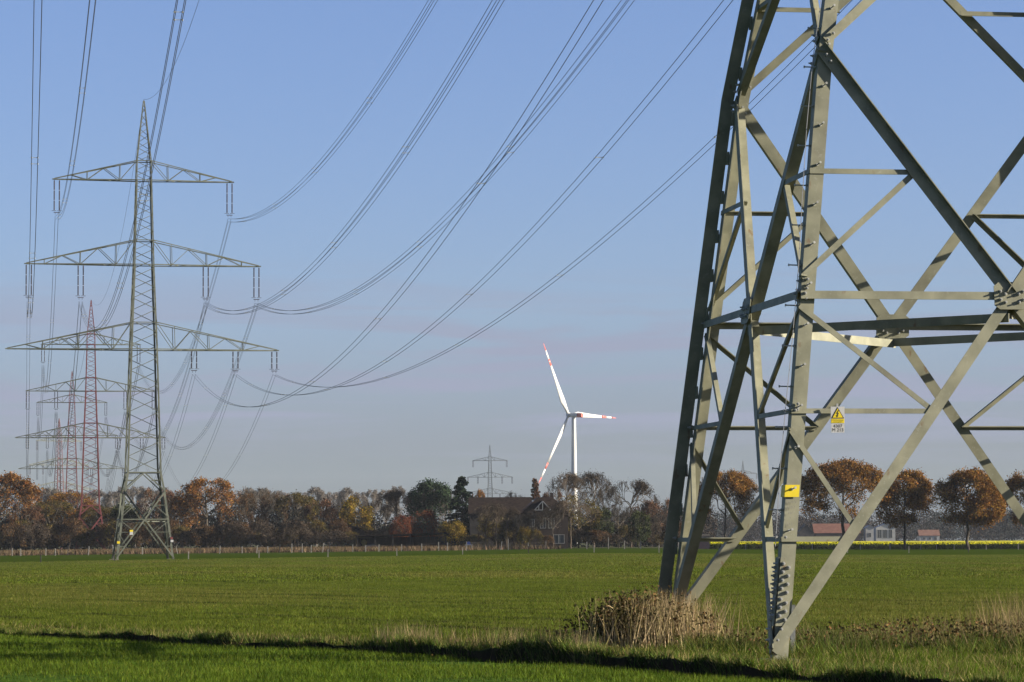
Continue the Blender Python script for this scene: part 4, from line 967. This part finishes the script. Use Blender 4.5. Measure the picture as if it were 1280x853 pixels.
fence('pasture_fence', 'line of short widely spaced posts at the far edge of the field', [(p, Y, .98, .11, random.uniform(-.03, .03), m_) for p, Y, m_ in np_], [.6, .95], .006)
fp = [(-6, 0), (15, .05), (26, -.05), (57, .02), (69, 0), (84, .1), (110, .1), (141, 0), (177.6, 0), (222, -.25), (249.5, 0), (274, .05), (302, 0), (320, .1), (334, 0), (348, .14), (364, 0), (377, 0), (388, .03), (402, .16), (411, 0), (440, 0), (456, 0), (472.5, .03), (500.8, .02), (508, -.04), (526, 0), (547, 0), (558, .02), (582, 0), (605, 0), (624.6, .15), (634, 0), (659, 0), (681, 0), (705, 0), (732, 0), (759, 0), (779, 0), (799, 0), (822, 0), (846, .03)]
fence('wood_fence', 'uneven line of pale leaning posts in front of the wood and the farm', [(p, 575 + (p > 500) * 20 + 6 * math.sin(p), random.uniform(1.25, 1.75) + (.5 if p in (634, 705, 759) else 0), random.uniform(.13, .18), l_, PW if (i * 7) % 5 else PD) for i, (p, l_) in enumerate(fp)], [.5, .85], .01)
fence('field_fence', 'small pale posts standing in front of the yellow rapeseed', [(p, 604, 1.0 + .2 * (p in (992, 1110, 1270)), .15, 0, PW if p not in (1039, 1249) else PD) for p in (900, 930, 992, 1013, 1039, 1073, 1110, 1148.5, 1168, 1190, 1230, 1249, 1270, 1292)], [.5, .85], .01)

# ------------------------------------------------------------------ buildings
BRK = bpy.data.materials.new('old_brick'); BRK.use_nodes = True
def brickmat(m, c1, c2, mo, sc_):
    nt = m.node_tree; b = nt.nodes['Principled BSDF']; b.inputs['Roughness'].default_value = .95; t = nt.nodes.new('ShaderNodeTexBrick'); tc = nt.nodes.new('ShaderNodeTexCoord'); mp = nt.nodes.new('ShaderNodeMapping'); mp.inputs['Rotation'].default_value = (R(90), 0, 0)
    t.inputs['Color1'].default_value = (*c1, 1); t.inputs['Color2'].default_value = (*c2, 1); t.inputs['Mortar'].default_value = (*mo, 1); t.inputs['Scale'].default_value = sc_
    nt.links.new(tc.outputs['Object'], mp.inputs['Vector']); nt.links.new(mp.outputs['Vector'], t.inputs['Vector']); nt.links.new(t.outputs['Color'], b.inputs['Base Color'])
brickmat(BRK, (.026, .014, .012), (.020, .011, .010), (.028, .026, .024), 4)
BRKP = bpy.data.materials.new('pink_brick'); BRKP.use_nodes = True; brickmat(BRKP, (.36, .17, .12), (.28, .14, .10), (.35, .3, .26), 3)
ROOFD = mat('dark_roof_tiles', (.016, .012, .011), (.032, .024, .020), 1.5, 1.0, .3, 8, spec=0); ROOFR = mat('red_roof_tiles', (.11, .045, .030), (.15, .065, .045), .6, .85); ROOFB = mat('brown_roof_tiles', (.12, .06, .045), (.16, .085, .06), .8, .85)
RENDER = mat('white_render', (.27, .27, .26), (.32, .32, .31), .6, .85); DARKW = mat('dark_boards', (.025, .022, .02), (.045, .04, .035), .8, .9); GLASS = mat('window_glass', (.03, .035, .045), (.05, .06, .07), .5, .12, spec=.6)
FRAME = mat('white_window_frame', (.20, .20, .20), (.25, .25, .245), 1, .5); SOLAR = mat('solar_glass', (.008, .012, .035), (.012, .02, .05), .5, .15, spec=.7); BLUE = mat('blue_tarpaulin', (.02, .05, .2), (.03, .07, .26), 1, .5); ROOFG = mat('grey_sheet_roof', (.14, .17, .22), (.18, .2, .25), .8, .6)
def house(name, label, px0, px1, Y, z_eave, z_ridge, depth, wallm, roofm, hip=0.0, ridge_x=True, over=.35, cat='building', wins=()):
    x0, x1 = px2x(px0, Y), px2x(px1, Y); cx = (x0 + x1) / 2; zg = Hs(cx, Y); w_ = (x1 - x0) / 2; d_ = depth / 2; e = empty(name, (cx, Y + d_, zg)); tag(e, label, cat)
    m = MB(); m.box((0, 0, z_eave / 2), (2 * w_, 2 * d_, z_eave))
    if ridge_x and hip == 0:
        for sx in (-1, 1): m.add([(sx * w_, -d_, z_eave), (sx * w_, d_, z_eave), (sx * w_, 0, z_ridge - .1), (sx * (w_ - .2), -d_, z_eave), (sx * (w_ - .2), d_, z_eave), (sx * (w_ - .2), 0, z_ridge - .1)], [(0, 1, 2), (3, 5, 4), (0, 2, 5, 3), (1, 4, 5, 2)])
    if not ridge_x:
        for sy in (-1, 1): m.add([(-w_, sy * d_, z_eave), (w_, sy * d_, z_eave), (0, sy * d_, z_ridge - .1), (-w_, sy * (d_ - .2), z_eave), (w_, sy * (d_ - .2), z_eave), (0, sy * (d_ - .2), z_ridge - .1)], [(0, 1, 2), (3, 5, 4), (0, 2, 5, 3), (1, 4, 5, 2)])
    m.build('wall', wallm, e); m = MB(); o = over; t = .18
    if ridge_x:
        hx = w_ + o - hip
        lo = [(-w_ - o, -d_ - o, z_eave - .1), (w_ + o, -d_ - o, z_eave - .1), (w_ + o, d_ + o, z_eave - .1), (-w_ - o, d_ + o, z_eave - .1)]; rg = [(-hx, 0, z_ridge), (hx, 0, z_ridge)]
        vs = lo + rg; vs += [(a, b, c + t) for a, b, c in vs]
        fs = [(0, 1, 5, 4), (2, 3, 4, 5), (1, 2, 5), (3, 0, 4)]; m.add(vs, [tuple(6 + q for q in f) for f in fs] + [tuple(reversed(f)) for f in fs] + [(0, 6, 7, 1), (1, 7, 8, 2), (2, 8, 9, 3), (3, 9, 6, 0)])
    else:
        lo = [(-w_ - o, -d_ - o, z_eave - .1), (-w_ - o, d_ + o, z_eave - .1), (w_ + o, d_ + o, z_eave - .1), (w_ + o, -d_ - o, z_eave - .1)]; rg = [(0, -d_ - o, z_ridge), (0, d_ + o, z_ridge)]
        vs = lo + rg; vs += [(a, b, c + t) for a, b, c in vs]
        fs = [(0, 4, 5, 1), (2, 5, 4, 3)]; m.add(vs, [tuple(reversed([6 + q for q in f])) for f in fs] + fs + [(0, 6, 10, 4), (4, 10, 9, 3), (1, 5, 11, 7), (5, 2, 8, 11), (0, 1, 7, 6), (3, 9, 8, 2)])
    m.build('roof', roofm, e)
    for (u, z0, z1, ww) in wins:                      # u: picture column of the window centre
        xc = px2x(u, Y) - cx; f = MB()
        for a, b in (((xc, z0), (ww + .14, .1)), ((xc, z1), (ww + .14, .1))): f.box((a[0], -d_ - .05, a[1]), (b[0], .12, b[1]))
        for dx in (-ww / 2, 0, ww / 2): f.box((xc + dx, -d_ - .055, (z0 + z1) / 2), (.1, .12, z1 - z0 - .1))
        fo = f.build('window', FRAME, e); p = MB(); p.box((xc, -d_ - .015, (z0 + z1) / 2), (ww, .04, z1 - z0)); p.build('pane', GLASS, fo)
    return e, w_, d_
hs, w_, d_ = house('farmhouse', 'dark brick farmhouse with a white framed gable, half hidden by trees', 652, 709, 650, 7.4, 10.7, 9, BRK, ROOFD, hip=3.6, wins=((677.5, 4.3, 6.4, 1.15), (688, 4.3, 6.4, 1.15), (697, 1.1, 2.9, 2.3), (654, 1.6, 3.0, .9), (664, 4.6, 6.2, .9)))
gx = px2x(677, 650) - px2x(680.5, 650); m = MB()
m.add([(gx - 1.9, -d_ - 1.2, 8.0), (gx + 1.9, -d_ - 1.2, 8.0), (gx, -d_ - 1.2, 10.2), (gx, 0, 10.2), (gx - 1.9, -d_ + 1.2, 8.0), (gx + 1.9, -d_ + 1.2, 8.0)], [(0, 2, 3, 4), (1, 5, 3, 2), (0, 1, 2), (0, 4, 5, 1)]); m.build('gable_roof', ROOFD, hs)
m = MB()
for a, b in (((gx - 1.7, 8.1), (gx, 9.95)), ((gx + 1.7, 8.1), (gx, 9.95)), ((gx - 1.7, 8.1), (gx + 1.7, 8.1)), ((gx, 8.1), (gx, 9.95)), ((gx - .8, 8.1), (gx - .8, 9.0))): m.tube((a[0], -d_ - 1.27, a[1]), (b[0], -d_ - 1.27, b[1]), .12, n=4)
m.build('gable_frame', FRAME, hs); m = MB(); m.box((gx, -d_ - .62, 7.3), (4.2, 1.2, .2)); m.box((gx, -d_ - 1.15, 6.9), (4.0, .08, .7)); m.build('balcony', DARKW, hs)
for i, fx in enumerate((.25, .6)):
    m = MB(); a = Vector((-w_ - .3, -d_ * .55, 7.55)); b = Vector((-w_ + 3.3, -.3, 10.75)); q = a.lerp(b, .1); r_ = a.lerp(b, .92); off = Vector((0, -1.5 + i * 1.9, 0))
    m.prism(q + off * .5 + Vector((-.1, 0, .14)), r_ + off * .4 + Vector((-.1, 0, .14)), Vector((0, 1, 0)), Vector((-.6, 0, .8)), [(-.7, 0), (.7, 0), (.7, .08), (-.7, .08)]); m.build('solar_panel', SOLAR, hs)
m = MB(); m.box((w_ * .3, .6, 11.0), (.7, .7, 1.6)); m.build('chimney', BRK, hs)
house('barn', 'long dark barn with a level roof ridge behind the shrubs', 586, 662, 692, 7.8, 11.4, 14, DARKW, ROOFD, wins=((630, 2, 3.4, 1.2),))
house('brick_hut', 'small pink brick hut behind the dark left pylon legs', 868, 885, 612, 2.2, 2.75, 2.6, BRKP, DARKW, over=.15)
house('red_roofed_barn', 'long red-roofed barn in the distance behind the largest oak', 1016, 1073, 1545, 5.0, 9.6, 14, BRK, ROOFR)
house('dark_barn', 'dark barn end left of the red-roofed barn', 996, 1015, 1540, 5.0, 9.4, 12, DARKW, DARKW, ridge_x=False)
house('white_house', 'white house with tall windows right of the red-roofed barn', 1093, 1117, 1560, 7.6, 9.6, 10, RENDER, ROOFG, ridge_x=False, wins=((1097, 2.5, 6.6, 2.0), (1104, 2.5, 6.6, 2.0), (1111, 2.5, 6.6, 1.6)))
house('white_outbuilding', 'narrow white building between the red roof and white house', 1080, 1090, 1552, 7.4, 8.8, 8, RENDER, ROOFG, ridge_x=False, wins=((1085, 3, 5, 1.4),))
house('cottage', 'little white cottage with brown roof between two round oaks', 1147, 1172, 1560, 3.6, 6.4, 8, RENDER, ROOFB, wins=((1153, 1.6, 2.8, 1.2), (1160, 1.6, 2.8, 1.2), (1167, 1.4, 2.8, 1.2)))
# open shed with a car and bales
Ys = 642; xs0, xs1 = px2x(446, Ys), px2x(556, Ys); zg = Hs(xs0, Ys); sh = empty('open_shed', (xs0, Ys, zg)); tag(sh, 'low dark open-fronted shed at the wood edge', 'shed'); Ls = xs1 - xs0
m = MB(); m.prism((-.4, 0, 3.0), (Ls + .3, 0, 3.55), Vector((0, 1, 0)), Vector((0, 0, 1)), [(-.5, 0), (7.3, -.25), (7.3, -.07), (-.5, .2)]); m.build('roof', ROOFD, sh)
for i in range(6): m = MB(); m.box((i * Ls / 5, 0, 1.5 + .045 * i), (.24, .24, 3.05 + .09 * i)); m.build('post', DARKW, sh)
for i in range(22): m = MB(); m.box(((i + .5) * Ls / 22, 7.0 + .02 * (i % 2), 1.35), (Ls / 22 - .04, .08, 2.7 + .02 * i)); m.build('board', DARKW, sh)
m = MB(); m.box((-.02, 3.5, 1.35), (.1, 6.6, 2.7)); m.box((Ls * .62, 3.5, 1.4), (.1, 6.6, 2.8)); m.build('partition', DARKW, sh)
CARB = mat('dark_blue_car_paint', (.012, .02, .07), (.016, .025, .08), 1, .25, spec=.6)
def car(X, Y, rz, lab):
    e = empty('parked_car', (X, Y, Hs(X, Y)), rz); tag(e, lab, 'car')
    prof = [(-2.1, .35), (-2.15, .75), (-1.6, .92), (-1.0, .98), (-.45, 1.42), (.9, 1.45), (1.55, 1.05), (2.0, .98), (2.12, .6), (2.05, .35)]
    m = MB(); m.prism((0, -.85, 0), (0, .85, 0), Vector((1, 0, 0)), Vector((0, 0, 1)), prof); m.build('body', CARB, e)
    for sy in (-.862, .862):
        m = MB(); m.prism((0, sy - .008, 0), (0, sy + .008, 0), Vector((1, 0, 0)), Vector((0, 0, 1)), [(-.85, 1.0), (-.4, 1.36), (.85, 1.38), (1.35, 1.05)]); m.build('side_window', GLASS, e)
    for wx in (-1.35, 1.3):
        for sy in (-.8, .8): m = MB(); m.tube((wx, sy - .1, .32), (wx, sy + .1, .32), .32, n=14); m.build('wheel', BLACK, e)
car(px2x(461, 645), 645.5, .1, 'dark blue car parked in the left bay of the open shed')
HAY = mat('straw', (.34, .28, .08), (.45, .38, .12), 4, .95)
for i, (p_, zz) in enumerate(((453.5, 0), (453.8, 1.15))):
    X = px2x(p_, 647.5); m = MB(); m.tube((0, -.6, .6), (0, .6, .6), .6, n=16); tag(m.build('straw_bale', HAY, None, loc=(X, 648.2, Hs(X, 648) + zz)), ('lower' if i == 0 else 'upper') + ' of two yellow straw bales stacked in the shed', 'bale')
X = px2x(584.5, 640); t_ = empty('garden_table', (X, 640, Hs(X, 640))); tag(t_, 'white garden table standing left of the farmhouse', 'table')
m = MB(); m.box((0, 0, 1.0), (1.6, .9, .14)); m.build('table_top', FRAME, t_)
for dx in (-.65, .65):
    for dy in (-.3, .3): m = MB(); m.box((dx, dy, .46), (.12, .12, .94)); m.build('leg', FRAME, t_)
m = MB(); m.prism((0, -.35, 1.08), (0, .35, 1.08), Vector((1, 0, 0)), Vector((0, 0, 1)), [(-.45, 0), (.4, 0), (.3, .5), (.1, .65), (-.3, .5)]); tag(m.build('tarpaulin', BLUE, None, loc=(X, 640, Hs(X, 640))), 'blue tarpaulin bundle lying on the white garden table', 'tarpaulin')

# ------------------------------------------------------------------ air
def haze():
    m = bpy.data.materials.new('haze_air'); m.use_nodes = True; nt = m.node_tree; nt.nodes.remove(nt.nodes['Principled BSDF'])
    v = nt.nodes.new('ShaderNodeVolumePrincipled'); v.inputs['Color'].default_value = (.80, .88, 1.0, 1); v.inputs['Density'].default_value = HAZE
    v.inputs['Anisotropy'].default_value = 0.0
    nt.links.new(v.outputs['Volume'], nt.nodes['Material Output'].inputs['Volume'])
    mb = MB(); mb.box((0, 400, 64), (11600, 11600, 136)); tag(mb.build('haze', m), kind='stuff')
HAZE = 0.000031
haze()
